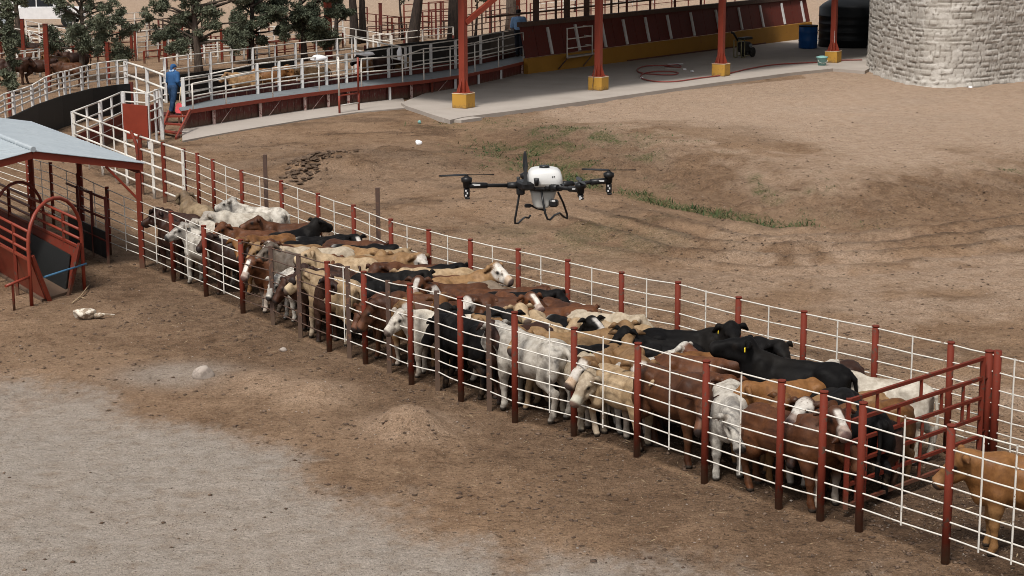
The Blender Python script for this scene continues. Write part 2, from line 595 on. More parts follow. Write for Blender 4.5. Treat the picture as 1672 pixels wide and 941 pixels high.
def field_masks(x, y):
    g = gravel_mask(x, y)
    d, s, r = ditch_fields(x, y)
    n = fbm(x * 1.3, y * 1.0, 4, 91)
    n2 = fbm(x * 0.35, y * 0.3, 3, 95)
    grass = np.exp(-((d * np.where(s > 0, 0.8, 1.2)) / 0.42) ** 2) * sstep(n, 0.32, 0.55) * sstep(r, 8, 18) * (1 - sstep(r, R_END - 4, R_END)) * 1.2
    bank = np.where(s > 0, np.exp(-((d - 2.6) / 2.3) ** 2), 0) * sstep(r, 1, 6)
    grass += bank * sstep(n * 0.6 + n2 * 0.4, 0.58, 0.72) * 0.8
    for (px, py, rx, ry, a) in [(940, 390, 2.6, 2.4, .55), (860, 235, 2.2, 2.5, .55), (780, 200, 2.2, 1.5, .5), (1250, 355, 2.4, 1.2, .5), (960, 240, 2.6, 2.5, .55), (740, 185, 1.4, 1.0, .6), (1310, 330, .7, .8, .8), (870, 268, 2.0, 2.5, .7), (330, 226, .8, .8, .5)]:
        c = U(px, py)
        grass += a * np.exp(-(((x - c[0]) / rx) ** 2 + ((y - c[1]) / ry) ** 2)) * sstep(n, 0.35, 0.6)
    grass = np.clip(grass, 0, 1) * (1 - g)
    # damp trampled soil : pen, strip outside the near fence
    pen = penmask(x, y)
    nd, ns, nr = seg_dist(x, y, [tuple(U(60, 395)[:2]), tuple(U(232, 437)[:2])] + [tuple(p) for p in near_xy])
    damp = np.maximum(pen * 0.9, np.where(ns < 0, 1, 0) * (1 - sstep(nd + (n - .5) * 3.5, 0.1, 4.5)) * 0.55)
    damp = np.maximum(damp, bank * (0.40 + 0.75 * n))
    c = U(600, 265)
    damp = np.maximum(damp, 0.6 * np.exp(-(((x - c[0]) / 5.0) ** 2 + ((y - c[1]) / 4.5) ** 2)) * (0.5 + n))
    td, ts, tr = seg_dist(x, y, TRACK)
    damp = np.maximum(damp, 0.55 * np.exp(-(td / 2.0) ** 2) * sstep(fbm(tr * 0.3, td * ts * 1.6, 3, 37), 0.42, 0.62) * sstep(tr, 1, 5))
    rm = rough_mask(x, y)
    damp = np.maximum(damp, 0.6 * rm * sstep(fbm(x * 0.35, y * 0.7, 5, 133, .6), 0.56, 0.68))
    damp = damp * (1 - .45 * rm * sstep(x + .1 * (y - 30), 3, 9))
    # dry pale flat to the upper right
    pv = np.array(U(820, 215)[:2]); pq = np.array(U(1290, 300)[:2]); pe = (pq - pv) / np.linalg.norm(pq - pv)
    hp = (x - pv[0]) * -pe[1] + (y - pv[1]) * pe[0]
    far = sstep(hp + (n2 - .5) * 14 + (n - .5) * 5, 0.0, 8.0) * np.where(s > 0, sstep(d, 3, 7), 0)
    fl = flatmask(x, y)
    pale = far * (0.65 + 0.7 * n2)
    pale = np.maximum(pale, rm * (0.25 + .5 * sstep(x + .1 * (y - 30), 2, 9)) * sstep(n2 * .5 + n * .5, .38, .62) * (1 - np.exp(-(d / 3) ** 2)))
    back = sstep(y + (n2 - .5) * 20, 118, 128)
    g = np.maximum(g, back * .92)
    pale = np.maximum(pale, back * .3)
    pale = np.where((fl > 0.9) & (y < 112) & (x < 14), 0.15 * n, pale)
    for (px, py, rx, ry) in ((668, 700, .75, .8), (515, 645, .6, .75), (430, 626, .65, .75)):
        c = U(px, py)
        m = np.exp(-(((x - c[0]) / rx) ** 2 + ((y - c[1]) / ry) ** 2)) * (.6 + .6 * n)
        pale = np.maximum(pale, np.minimum(m, .42)); g = g * (1 - np.clip(m * 1.6, 0, 1)); damp = damp * (1 - np.clip(m * 1.3, 0, 1))
    tdw = td * ts + 0.4 * (fbm(tr * 0.3, td * 0.3, 2, 9) - 0.5)
    damp = np.maximum(damp, .95 * np.exp(-(tdw / 2.8) ** 2) * sstep(np.sin(tdw * 5.2 + 1.2 * fbm(tr * 0.4, td * 0, 2, 30)), .35, .9) * sstep(tr, 0, 4) * (.4 + n))
    return g, grass, np.clip(damp, 0, 1), np.clip(pale, 0, 1), back


def build_ground():
    ys = np.concatenate([[-400, -60, -10, 5, 11], np.exp(np.linspace(math.log(14.5), math.log(125), 620)), [132, 145, 165, 200, 300, 600, 1500]])
    us = np.concatenate([[-40, -8, -2.5, -1.2, -0.8, -0.55], np.linspace(-0.37, 0.37, 640), [0.55, 0.8, 1.2, 2.5, 8, 40]])
    sc_ = np.maximum(ys, 12)
    X = us[None, :] * sc_[:, None]
    Y = np.repeat(ys[:, None], len(us), 1)
    # irregular so no rows show
    Z = height(X, Y)
    Z = np.where((np.abs(X) > 60) | (Y > 130) | (Y < 12), Z * 0.0, Z)
    g, gr, dm, pl, bk = field_masks(X, Y)
    n0, n1 = X.shape
    me = bpy.data.meshes.new('ground')
    V = np.stack([X, Y, Z], -1).reshape(-1, 3).astype(np.float32)
    idx = np.arange(n0 * n1).reshape(n0, n1)
    F = np.stack([idx[:-1, :-1], idx[:-1, 1:], idx[1:, 1:], idx[1:, :-1]], -1).reshape(-1, 4)
    me.vertices.add(len(V)); me.vertices.foreach_set('co', V.ravel())
    me.loops.add(F.size); me.loops.foreach_set('vertex_index', F.ravel().astype(np.int32))
    me.polygons.add(len(F))
    me.polygons.foreach_set('loop_start', np.arange(0, F.size, 4, dtype=np.int32))
    me.polygons.foreach_set('loop_total', np.full(len(F), 4, np.int32))
    me.polygons.foreach_set('use_smooth', np.ones(len(F), bool))
    me.update(calc_edges=True)
    for nm, arr in (('gravel', g), ('grass', gr), ('damp', dm), ('pale', pl)):
        a = me.attributes.new(nm, 'FLOAT', 'POINT')
        a.data.foreach_set('value', arr.astype(np.float32).ravel())
    k = NT('dirt_and_gravel')
    p = k.geo()
    nA = k.noise(p, 0.45, 5, 0.6)
    nB = k.noise(p, 3.2, 6, 0.65, 0.4)
    nC = k.noise(p, 17, 5, 0.7, 0.6)
    nD = k.noise(p, 60, 3, 0.6)
    dry = k.mix(k.ramp(nB, 0.3, 0.72), DIRT[0], DIRT[1])
    dry = k.mix(k.ramp(nA, 0.35, 0.7, 0, 0.6), dry, DIRT[2])
    wet = k.mix(k.ramp(nB, 0.35, 0.7), DAMP[0], DAMP[1])
    c = k.mix(k.attr('damp'), dry, wet)
    grey = k.mix(k.ramp(nB, 0.3, 0.7), GRAV[0], GRAV[1])
    c = k.mix(k.math('MULTIPLY', k.attr('gravel'), k.ramp(nB, 0.25, 0.5, .72, 1.0)), c, grey)
    pal = k.mix(k.ramp(nB, 0.3, 0.7), PALE[0], PALE[1])
    c = k.mix(k.attr('pale'), c, pal)
    gg = k.mix(nC, (0.045, 0.062, 0.022), (0.115, 0.115, 0.045))
    gf = k.math('MULTIPLY', k.attr('grass'), k.ramp(nC, 0.36, 0.58))
    c = k.mix(gf, c, gg)
    # grit : small dark and light grains
    vo = k.n('TexVoronoi'); vo.inputs['Scale'].default_value = 26; k.l(p, vo.inputs['Vector'])
    grain = k.n('SeparateColor'); k.l(vo.outputs['Color'], grain.inputs[0])
    spot = k.ramp(vo.outputs['Distance'], 0.32, 0.18)
    c = k.mix(k.math('MULTIPLY', spot, k.ramp(grain.outputs[0], 0.72, 0.78, 0, 0.75)), c, (0.055, 0.04, 0.03))
    c = k.mix(k.math('MULTIPLY', spot, k.ramp(grain.outputs[1], 0.86, 0.9, 0, 0.65)), c, (0.42, 0.36, 0.30))
    v2 = k.n('TexVoronoi'); v2.inputs['Scale'].default_value = 7; k.l(p, v2.inputs['Vector'])
    g2 = k.n('SeparateColor'); k.l(v2.outputs['Color'], g2.inputs[0])
    sp2 = k.ramp(v2.outputs['Distance'], 0.28, 0.16)
    c = k.mix(k.math('MULTIPLY', k.math('MULTIPLY', sp2, k.ramp(k.attr('gravel'), 0, 1, 1, .35)), k.ramp(g2.outputs[0], 0.84, 0.87, 0, 0.8)), c, (0.05, 0.035, 0.025))
    c = k.mix(k.math('MULTIPLY', k.ramp(nC, 0.42, 0.70, 0.0, 0.75), k.ramp(k.attr('gravel'), 0, 1, 1, .35)), c, k.mix(1.0, c, (0.50, 0.47, 0.44), 'MULTIPLY'))
    nE = k.noise(p, 34, 4, 0.75, 1.2)
    c = k.mix(k.ramp(nE, 0.50, 0.64, 0.0, 0.72), c, k.mix(1.0, c, (0.55, 0.52, 0.5), 'MULTIPLY'))
    c = k.mix(k.ramp(nE, 0.47, 0.33, 0.0, 0.6), c, k.mix(1.0, c, (1.4, 1.38, 1.36), 'MULTIPLY'))
    c = k.mix(k.ramp(nD, 0.48, 0.30, 0.0, 0.6), c, k.mix(1.0, c, (0.62, 0.6, 0.58), 'MULTIPLY'))
    c = k.mix(k.ramp(nD, 0.50, 0.68, 0.0, 0.60), c, k.mix(1.0, c, (1.45, 1.42, 1.4), 'MULTIPLY'))
    # trodden dung and damp blots
    nb1 = k.noise(p, 2.6, 5, 0.62, 0.5); nb2 = k.noise(p, 6.5, 5, 0.65, 0.8)
    blot = k.math('ADD', k.ramp(nb1, .60, .68, 0, .5), k.ramp(nb2, .62, .68, 0, .55))
    blot = k.math('MULTIPLY', blot, k.ramp(k.attr('gravel'), 0, 1, 1, .22))
    blot = k.math('MULTIPLY', blot, k.ramp(k.attr('pale'), 0, 1, 1, .55))
    c = k.mix(blot, c, k.mix(1.0, c, (0.42, 0.38, 0.34), 'MULTIPLY'))
    k.col(c)
    k.rough(0.95, 0.1)
    hsum = k.math('ADD', k.math('MULTIPLY', nB, 1.6), k.math('ADD', nC, k.math('MULTIPLY', nD, 0.35)))
    hsum = k.math('ADD', hsum, k.math('MULTIPLY', spot, 0.25))
    hsum = k.math('SUBTRACT', hsum, k.math('MULTIPLY', k.math('MULTIPLY', sp2, k.attr('damp')), 0.9))
    k.bump(hsum, 0.85, 0.06)
    me.materials.append(k.m)
    o = bpy.data.objects.new('ground', me)
    COL.objects.link(o)
    o['kind'] = 'structure'
    return o


DIRT = [(0.170, 0.103, 0.061), (0.275, 0.180, 0.113), (0.330, 0.222, 0.143)]
DAMP = [(0.062, 0.038, 0.024), (0.128, 0.080, 0.050)]
GRAV = [(0.280, 0.240, 0.202), (0.345, 0.303, 0.263)]
PALE = [(0.330, 0.232, 0.162), (0.415, 0.312, 0.232)]
build_ground()


def scatter(name, n, sampler, mat, size, label, flat=0.6, seed=3, bits=False):
    """loose crumbs of soil, stone or straw lying on the ground, one uncountable mass"""
    rng = np.random.default_rng(seed)
    x, y = sampler(rng, n)
    z = height(x, y)
    sz = size[0] * (size[1] / size[0]) ** (rng.random(len(x)) ** 2.2)
    base = np.array([(1, 0, 0), (-1, 0, 0), (0, 1, 0), (0, -1, 0), (0, 0, 1), (0, 0, -1)], float)
    tri = np.array([(0, 2, 4), (2, 1, 4), (1, 3, 4), (3, 0, 4), (2, 0, 5), (1, 2, 5), (3, 1, 5), (0, 3, 5)])
    N = len(x)
    J = base[None] * (0.6 + 0.8 * rng.random((N, 6, 1))) + rng.normal(0, 0.15, (N, 6, 3))
    if bits:
        J = J * np.array([1.0, 0.10, 0.08])
    a = rng.random(N) * 6.283
    ca, sa = np.cos(a)[:, None], np.sin(a)[:, None]
    Vx = J[..., 0] * ca - J[..., 1] * sa; Vy = J[..., 0] * sa + J[..., 1] * ca
    V = np.stack([Vx, Vy, J[..., 2] * flat], -1) * sz[:, None, None]
    V += np.stack([x, y, z + sz * (flat * 0.35 if not bits else 0.06)], -1)[:, None, :]
    Fc = (tri[None] + (np.arange(N) * 6)[:, None, None]).reshape(-1, 3)
    me = bpy.data.meshes.new(name)
    me.from_pydata(V.reshape(-1, 3).tolist(), [], Fc.tolist())
    me.polygons.foreach_set('use_smooth', np.full(len(Fc), not bits))
    me.materials.append(mat)
    o = bpy.data.objects.new(name, me)
    COL.objects.link(o)
    return tag(o, label, 'ground litter', None, 'stuff')


def fan(rng, n, y0=15.5, y1=75, umax=0.33):
    y = np.exp(rng.uniform(math.log(y0), math.log(y1), n)); x = rng.uniform(-umax, umax, n) * y
    return x, y


def smp_clod(rng, n):
    x, y = fan(rng, n)
    g, gr, dm, pl, bk = field_masks(x, y)
    p = (0.10 + 0.9 * dm + 0.5 * rough_mask(x, y)) * (1 - 0.85 * g) * (1 - 0.75 * pl)
    cl = fbm(x * 0.8, y * 0.8, 3, 203)
    p *= sstep(cl, 0.35, 0.65) + 0.15
    k = (rng.random(n) < p) & (flatmask(x, y) < 0.3)
    return x[k], y[k]


def smp_peb(rng, n):
    x, y = fan(rng, n)
    k = flatmask(x, y) < 0.3
    k &= fbm(x * 0.6, y * 0.6, 3, 217) > 0.45
    return x[k], y[k]


def smp_straw(rng, n):
    x, y = fan(rng, n, 15.5, 68)
    g, gr, dm, pl, bk = field_masks(x, y)
    d, s, r = ditch_fields(x, y)
    bank = np.where(s > 0, np.exp(-((d - 2.4) / 2.4) ** 2), 0)
    k = (rng.random(n) < 0.12 + 0.5 * bank + 0.3 * dm) & (g < 0.5) & (flatmask(x, y) < 0.3)
    return x[k], y[k]


scatter('soil_crumbs', 60000, smp_clod, MT['clod'], (0.008, 0.05), 'loose crumbs of dark trodden soil strewn over the yard', 0.42, 3)
scatter('pale_pebbles', 3500, smp_peb, MT['stone_pale'], (0.006, 0.022), 'small pale pebbles scattered over dirt and gravel', 0.6, 4)
MT['straw'] = paint('dry_straw', (0.34, 0.25, 0.155), (0.2, 0.14, 0.09), 0.4, 0.9, 12)
scatter('straw_bits', 16000, smp_straw, MT['straw'], (0.02, 0.10), 'bits of dry straw and twigs lying on the soil', 0.6, 5, True)


def grass_blades():
    rng = np.random.default_rng(8)
    n = 220000
    x, y = fan(rng, n, 24, 72)
    g, gr, dm, pl, bk = field_masks(x, y)
    cl = fbm(x * 2.5, y * 2.5, 3, 303)
    k = (rng.random(n) < gr * 1.2 * sstep(cl, 0.38, 0.6)) & (gr > 0.08)
    k &= (ditch_fields(x, y)[0] < 1.6) | (y > 48)
    # keep clear of concrete
    k &= flatmask(x, y) < 0.6
    x, y = x[k], y[k]
    z = height(x, y)
    N = len(x)
    hgt = (0.025 + 0.05 * rng.random(N)) * np.where(np.exp(-(ditch_fields(x, y)[0] / .5) ** 2) > .3, 2.6, 1.0)
    a = rng.random(N) * 6.283
    w = 0.012 + 0.012 * rng.random(N)
    dx, dy = np.cos(a) * w, np.sin(a) * w
    lx, ly = rng.normal(0, 0.8, N) * hgt, rng.normal(0, 0.8, N) * hgt
    V = np.stack([np.stack([x - dx, y - dy, z - 0.01], -1), np.stack([x + dx, y + dy, z - 0.01], -1), np.stack([x + lx, y + ly, z + hgt], -1)], 1)
    me = bpy.data.meshes.new('grass')
    me.from_pydata(V.reshape(-1, 3).tolist(), [], np.arange(3 * N).reshape(-1, 3).tolist())
    kk = NT('ditch_grass')
    n1 = kk.noise(kk.geo(), 1.3, 3)
    kk.col(kk.mix(kk.ramp(n1, 0.35, 0.65), (0.028, 0.062, 0.022), (0.090, 0.100, 0.040)))
    kk.rough(0.8, 0.2)
    me.materials.append(kk.m)
    o = bpy.data.objects.new('grass', me)
    COL.objects.link(o)
    tag(o, 'green grass growing along the drainage ditch and bank', 'grass', None, 'stuff')


grass_blades()
# ================================================================== SMOOTH BODIES
def sd_caps(P, a, b, ra, rb):
    a = np.asarray(a, np.float32); b = np.asarray(b, np.float32)
    ab = b - a
    t = np.clip(((P - a) @ ab) / float(ab @ ab + 1e-9), 0, 1)
    return np.linalg.norm(P - a - t[..., None] * ab, axis=-1) - (ra + (rb - ra) * t)


def sd_ell(P, c, r, Q=None):
    q = P - np.asarray(c, np.float32)
    if Q is not None:
        q = q @ np.asarray(Q, np.float32).T
    r = np.asarray(r, np.float32)
    k0 = np.linalg.norm(q / r, axis=-1)
    k1 = np.linalg.norm(q / (r * r), axis=-1)
    return k0 * (k0 - 1) / (k1 + 1e-6)


def smin(a, b, k):
    h = np.clip(0.5 + 0.5 * (b - a) / k, 0, 1)
    return b * (1 - h) + a * h - k * h * (1 - h)


def surface_nets(F, lo, h):
    """quad surface of the zero level of field F"""
    S = F < 0
    n = F.shape
    cnt = np.zeros(tuple(k - 1 for k in n), np.float32)
    acc = np.zeros(tuple(k - 1 for k in n) + (3,), np.float32)
    crn = [(i, j, k) for i in (0, 1) for j in (0, 1) for k in (0, 1)]

    def sub(A, c):
        return A[c[0]:n[0] - 1 + c[0], c[1]:n[1] - 1 + c[1], c[2]:n[2] - 1 + c[2]]
    for c in crn:
        for ax in range(3):
            if c[ax] == 1: continue
            e = list(c); e[ax] = 1
            a, b = sub(F, c), sub(F, e)
            m = (a < 0) != (b < 0)
            t = np.where(m, a / (a - b + 1e-12), 0)
            cnt += m
            for q in range(3):
                acc[..., q] += m * (c[q] + (t if q == ax else 0))
    act = cnt > 0
    vid = np.full(act.shape, -1, np.int64)
    ids = np.argwhere(act)
    vid[act] = np.arange(len(ids))
    V = ids + acc[act] / cnt[act][:, None]
    V = V * h + np.asarray(lo)
    Q = []
    for ax in range(3):
        sl0 = [slice(None)] * 3; sl1 = [slice(None)] * 3
        sl0[ax] = slice(0, n[ax] - 1); sl1[ax] = slice(1, n[ax])
        a = S[tuple(sl0)]; b = S[tuple(sl1)]
        e = np.argwhere(a != b)
        o1, o2 = (ax + 1) % 3, (ax + 2) % 3
        ok = (e[:, o1] > 0) & (e[:, o2] > 0) & (e[:, o1] < n[o1] - 1) & (e[:, o2] < n[o2] - 1)
        e = e[ok]
        fl = a[tuple(e.T)]

        def at(d1, d2):
            k = e.copy(); k[:, o1] -= d1; k[:, o2] -= d2
            return vid[tuple(k.T)]
        q = np.stack([at(1, 1), at(0, 1), at(0, 0), at(1, 0)], 1)
        q[~fl] = q[~fl][:, ::-1]
        Q.append(q)
    Q = np.concatenate(Q)
    Q = Q[(Q >= 0).all(1)]
    return V, Q


def field(prims, lo, hi, h):
    ax = [np.arange(lo[i], hi[i] + h, h, dtype=np.float32) for i in range(3)]
    P = np.stack(np.meshgrid(*ax, indexing='ij'), -1)
    F = None
    for p in prims:
        # only evaluate near the primitive
        if p[0] == 'c':
            a, b, ra, rb = np.asarray(p[1]), np.asarray(p[2]), p[3], p[4]
            mn = np.minimum(a, b) - max(ra, rb) - p[5] - 0.06; mx = np.maximum(a, b) + max(ra, rb) + p[5] + 0.06
        else:
            c = np.asarray(p[1]); rr = max(p[2])
            mn = c - rr - p[4] - 0.06; mx = c + rr + p[4] + 0.06
        if F is None:
            F = np.full(P.shape[:3], 9.0, np.float32)
        i0 = [max(0, int((mn[i] - lo[i]) / h)) for i in range(3)]
        i1 = [min(P.shape[i], int((mx[i] - lo[i]) / h) + 2) for i in range(3)]
        if any(i1[i] <= i0[i] for i in range(3)): continue
        sl_ = tuple(slice(i0[i], i1[i]) for i in range(3))
        if p[0] == 'c':
            d = sd_caps(P[sl_], p[1], p[2], p[3], p[4]); k = p[5]
        else:
            d = sd_ell(P[sl_], p[1], p[2], p[3]); k = p[4]
        if len(p) > 6 or (p[0] == 'e' and len(p) > 5):
            F[sl_] = -smin(-F[sl_], d, k)      # carve a hollow
        else:
            F[sl_] = smin(F[sl_], d, k)
    return F


def mesh_from(V, Q, name):
    me = bpy.data.meshes.new(name)
    me.vertices.add(len(V)); me.vertices.foreach_set('co', V.astype(np.float32).ravel())
    me.loops.add(Q.size); me.loops.foreach_set('vertex_index', Q.ravel().astype(np.int32))
    me.polygons.add(len(Q))
    me.polygons.foreach_set('loop_start', np.arange(0, Q.size, 4, dtype=np.int32))
    me.polygons.foreach_set('loop_total', np.full(len(Q), 4, np.int32))
    me.polygons.foreach_set('use_smooth', np.ones(len(Q), bool))
    me.update(calc_edges=True)
    me.validate()
    return me


def vadd(a, b, s=1.0):
    return np.asarray(a, float) + np.asarray(b, float) * s


# ------------------------------------------------------------------ cattle
def cow_mesh(name, npitch=22, nyaw=0, hpitch=-38, hyaw=None, stance=0, ear=0.0, hump=0.0, bulk=1.0, seed=0):
    hyaw = nyaw * 1.5 if hyaw is None else hyaw
    rng = np.random.default_rng(seed)
    np_, ny, hp, hy = R(npitch), R(nyaw), R(hpitch), R(hyaw)
    N0 = np.array([.50, 0, .98])
    nd = np.array([math.cos(np_) * math.cos(ny), math.cos(np_) * math.sin(ny), math.sin(np_)])
    P0 = N0 + nd * .31
    f = np.array([math.cos(hp) * math.cos(hy), math.cos(hp) * math.sin(hy), math.sin(hp)])
    s = np.array([-math.sin(hy), math.cos(hy), 0.0])
    u = np.cross(f, s)
    B = bulk
    pr = []
    E_ = lambda c, r, k=.07, Q=None: pr.append(('e', c, r, Q, k))
    C_ = lambda a, b, ra, rb, k=.05: pr.append(('c', a, b, ra, rb, k))
    X_ = lambda c, r, k=.06: pr.append(('e', c, r, None, k, 'x'))
    # trunk
    E_((-.06, 0, .845), (.60, .285 * B, .278))
    E_((-.04, 0, .765), (.44, .275 * B, .235))
    E_((.38, 0, .85), (.26, .205 * B, .325), .08)
    E_((-.50, 0, .91), (.25, .235 * B, .25), .08)
    C_((-.62, 0, 1.085), (-.20, 0, 1.085), .055, .055, .07)
    C_((-.20, 0, 1.085), (.34, 0, 1.115), .055, .065, .07)
    E_((.34, 0, 1.11 + hump * .5), (.16, .062, .085 + hump), .06)
    for q in (1, -1):
        X_((-.30, .285 * B * q, 1.01), (.10, .065, .11), .07)       # hollow of the flank
        X_((.20, .285 * B * q, .93), (.05, .06, .22), .05)         # behind the shoulder
        X_((.60, .21 * q, 1.02), (.06, .07, .14), .06)             # before the shoulder
        E_((-.43, .165 * B * q, 1.055), (.085, .055, .055), .08)  # hip bone
        E_((-.71, .095 * q, 1.0), (.06, .045, .06), .06)           # pin bone
        E_((.37, .165 * q, .92), (.12, .075, .22), .06)            # shoulder
        C_((.33, .09 * q, 1.12), (.44, .17 * q, .78), .045, .06, .06)
        E_((-.56, .165 * q, .80), (.19, .10, .25), .07)            # thigh
    # neck : short, deep and flat-sided
    mid = N0 + nd * .18
    C_(N0 + np.array([-.12, 0, .03]), mid + np.array([0, 0, .04]), .145, .120, .09)
    C_(N0 + np.array([-.06, 0, -.18]), mid + np.array([0, 0, -.13]), .155, .118, .09)
    C_(mid + np.array([0, 0, .02]), P0 - f * .04, .120, .098, .07)
    C_(mid + np.array([0, 0, -.12]), P0 + f * .03 - u * .09, .110, .076, .06)
    C_((.58, 0, .63), mid + np.array([0.03, 0, -.26]), .04, .034, .06)   # dewlap
    E_((.57, 0, .71), (.11, .125, .15), .07)                              # brisket
    # head : broad forehead, deep jaw, square muzzle
    C_(P0 + f * .02 + s * .058, P0 + f * .02 - s * .058, .084, .084, .04)
    C_(P0, P0 + f * .19, .108, .096, .04)
    C_(P0 + f * .16, P0 + f * .39, .090, .076, .04)
    for q in (1, -1):
        E_(P0 + f * .13 + s * .072 * q + u * .03, (.05, .036, .036), .025)   # brow
        C_(P0 + f * .06 + s * .05 * q - u * .12, P0 + f * .22 + s * .035 * q - u * .095, .068, .056, .04)  # jaw
    X_(P0 + f * .22 + s * .115, (.08, .03, .05), .03)
    X_(P0 + f * .22 - s * .115, (.08, .03, .05), .03)
    E_(P0 + f * .41 - u * .02, (.062, .086, .076), .03)
    C_(P0 + f * .20 - u * .095, P0 + f * .39 - u * .075, .058, .05, .04)
    E_(P0 - f * .035 + u * .065, (.06, .065, .05), .035)       # poll
    earpts = []
    for q in (1, -1):
        a = P0 - f * .02 + s * .085 * q + u * .035
        m = a + s * .10 * q - f * .025 + u * (.02 - .05 * ear)
        b = a + s * (.20 - .04 * ear) * q - f * .015 + u * (.01 - .16 * ear)
        C_(a, m, .026, .045, .018)
        C_(m, b, .045, .020, .018)
        earpts.append((a, b))
    # legs
    st = [(0, 0, 0, 0), (.10, -.08, .06, -.10), (-.07, .09, -.10, .05), (.03, -.10, .12, -.02)][stance]
    hoofs = []
    for i, q in enumerate((1, -1)):
        dx = st[i]
        C_((.40, .15 * q, .72), (.42 + dx * .3, .155 * q, .56), .115, .085, .06)
        C_((.42 + dx * .3, .155 * q, .56), (.43 + dx * .7, .15 * q, .37), .078, .058, .04)
        E_((.435 + dx * .7, .15 * q, .36), (.052, .05, .06), .03)
        C_((.43 + dx * .7, .15 * q, .36), (.42 + dx, .15 * q, .13), .050, .042, .03)
        E_((.42 + dx, .15 * q, .115), (.047, .045, .045), .03)
        C_((.425 + dx, .15 * q, .10), (.455 + dx, .15 * q, .035), .042, .050, .03)
        hoofs.append((.45 + dx, .15 * q))
        dx = st[2 + i]
        C_((-.52, .16 * q, .72), (-.46 + dx * .2, .18 * q, .60), .15, .105, .07)
        C_((-.46 + dx * .2, .18 * q, .60), (-.66 + dx * .6, .155 * q, .42), .095, .052, .05)
        C_((-.70 + dx * .6, .155 * q, .44), (-.63 + dx, .15 * q, .13), .053, .043, .03)
        E_((-.69 + dx * .6, .155 * q, .43), (.055, .045, .065), .03)
        E_((-.63 + dx, .15 * q, .12), (.048, .046, .046), .03)
        C_((-.62 + dx, .15 * q, .10), (-.585 + dx, .15 * q, .035), .043, .051, .03)
        hoofs.append((-.59 + dx, .15 * q))
    # tail
    tx = rng.uniform(-.03, .03)
    C_((-.70, 0, 1.07), (-.80, tx * .3, .98), .045, .032, .04)
    C_((-.80, tx * .3, .98), (-.84, tx, .70), .030, .023, .02)
    C_((-.84, tx, .70), (-.83, tx * 1.5, .52), .023, .025, .02)
    C_((-.83, tx * 1.5, .54), (-.81, tx * 1.5, .33), .038, .022, .02)
    h = .0215
    F = field(pr, (-1.0, -.62, -.06), (1.45, .62, 1.78), h)
    V, Q = surface_nets(F, (-1.0, -.62, -.06), h)
    # slight flattening of the soles
    V[:, 2] = np.maximum(V[:, 2], 0.0)
    me = mesh_from(V, Q, name)
    a = (V - P0) @ f; b = (V - P0) @ s; c = (V - P0) @ u
    dh = np.minimum(sd_caps(V, P0, P0 + f * .45, .115, .07), 9)
    onhead = 1 - sstep(dh, .03, .075)
    earm = np.zeros(len(V))
    for (ea, eb) in earpts:
        earm = np.maximum(earm, 1 - sstep(sd_caps(V, vadd(ea, eb - ea, .2), eb, .045, .03), .0, .03))
        onhead = np.where(sd_caps(V, vadd(ea, eb - ea, .15), eb, .04, .03) < .012, 0, onhead)
    face = onhead * sstep(a, -.06, .02)
    blaze = face * (1 - sstep(np.abs(b), .035, .06)) * sstep(c, -.02, .02) * sstep(a, .0, .06)
    blaze = np.maximum(blaze, face * sstep(a, .27, .33))
    eye = np.zeros(len(V))
    for q in (1, -1):
        eye = np.maximum(eye, 1 - sstep(np.linalg.norm(V - (P0 + f * .145 + s * .112 * q + u * .02), axis=1), .022, .055))
    nose = onhead * sstep(a, .405, .44)
    muz = onhead * sstep(a, .29, .34)
    hoof = 1 - sstep(V[:, 2], .045, .06)
    tuft = (1 - sstep(sd_caps(V, (-.83, tx * 1.5, .53), (-.81, tx * 1.5, .33), .04, .025), .0, .02)) * (V[:, 0] < -.74)
    low = (1 - sstep(V[:, 2], .26, .46))
    belly = (1 - sstep(V[:, 2], .55, .72)) * (V[:, 0] < .8)
    rump = sstep(-V[:, 0], .5, .75)
    nk = sstep(V[:, 0], .34, .62)
    for nm, arr in (('face', face), ('blaze', blaze), ('eye', eye), ('nose', nose), ('hoof', hoof), ('tuft', tuft), ('low', low), ('belly', belly), ('neck', nk), ('rump', rump), ('ear', earm), ('muz', muz)):
        at = me.attributes.new(nm, 'FLOAT', 'POINT')
        at.data.foreach_set('value', arr.astype(np.float32))
    me['ear_l'] = list(map(float, vadd(earpts[0][0], earpts[0][1] - earpts[0][0], .75)))
    me['ear_r'] = list(map(float, vadd(earpts[1][0], earpts[1][1] - earpts[1][0], .75)))
    me['head'] = list(map(float, P0 + f * .2))
    return me


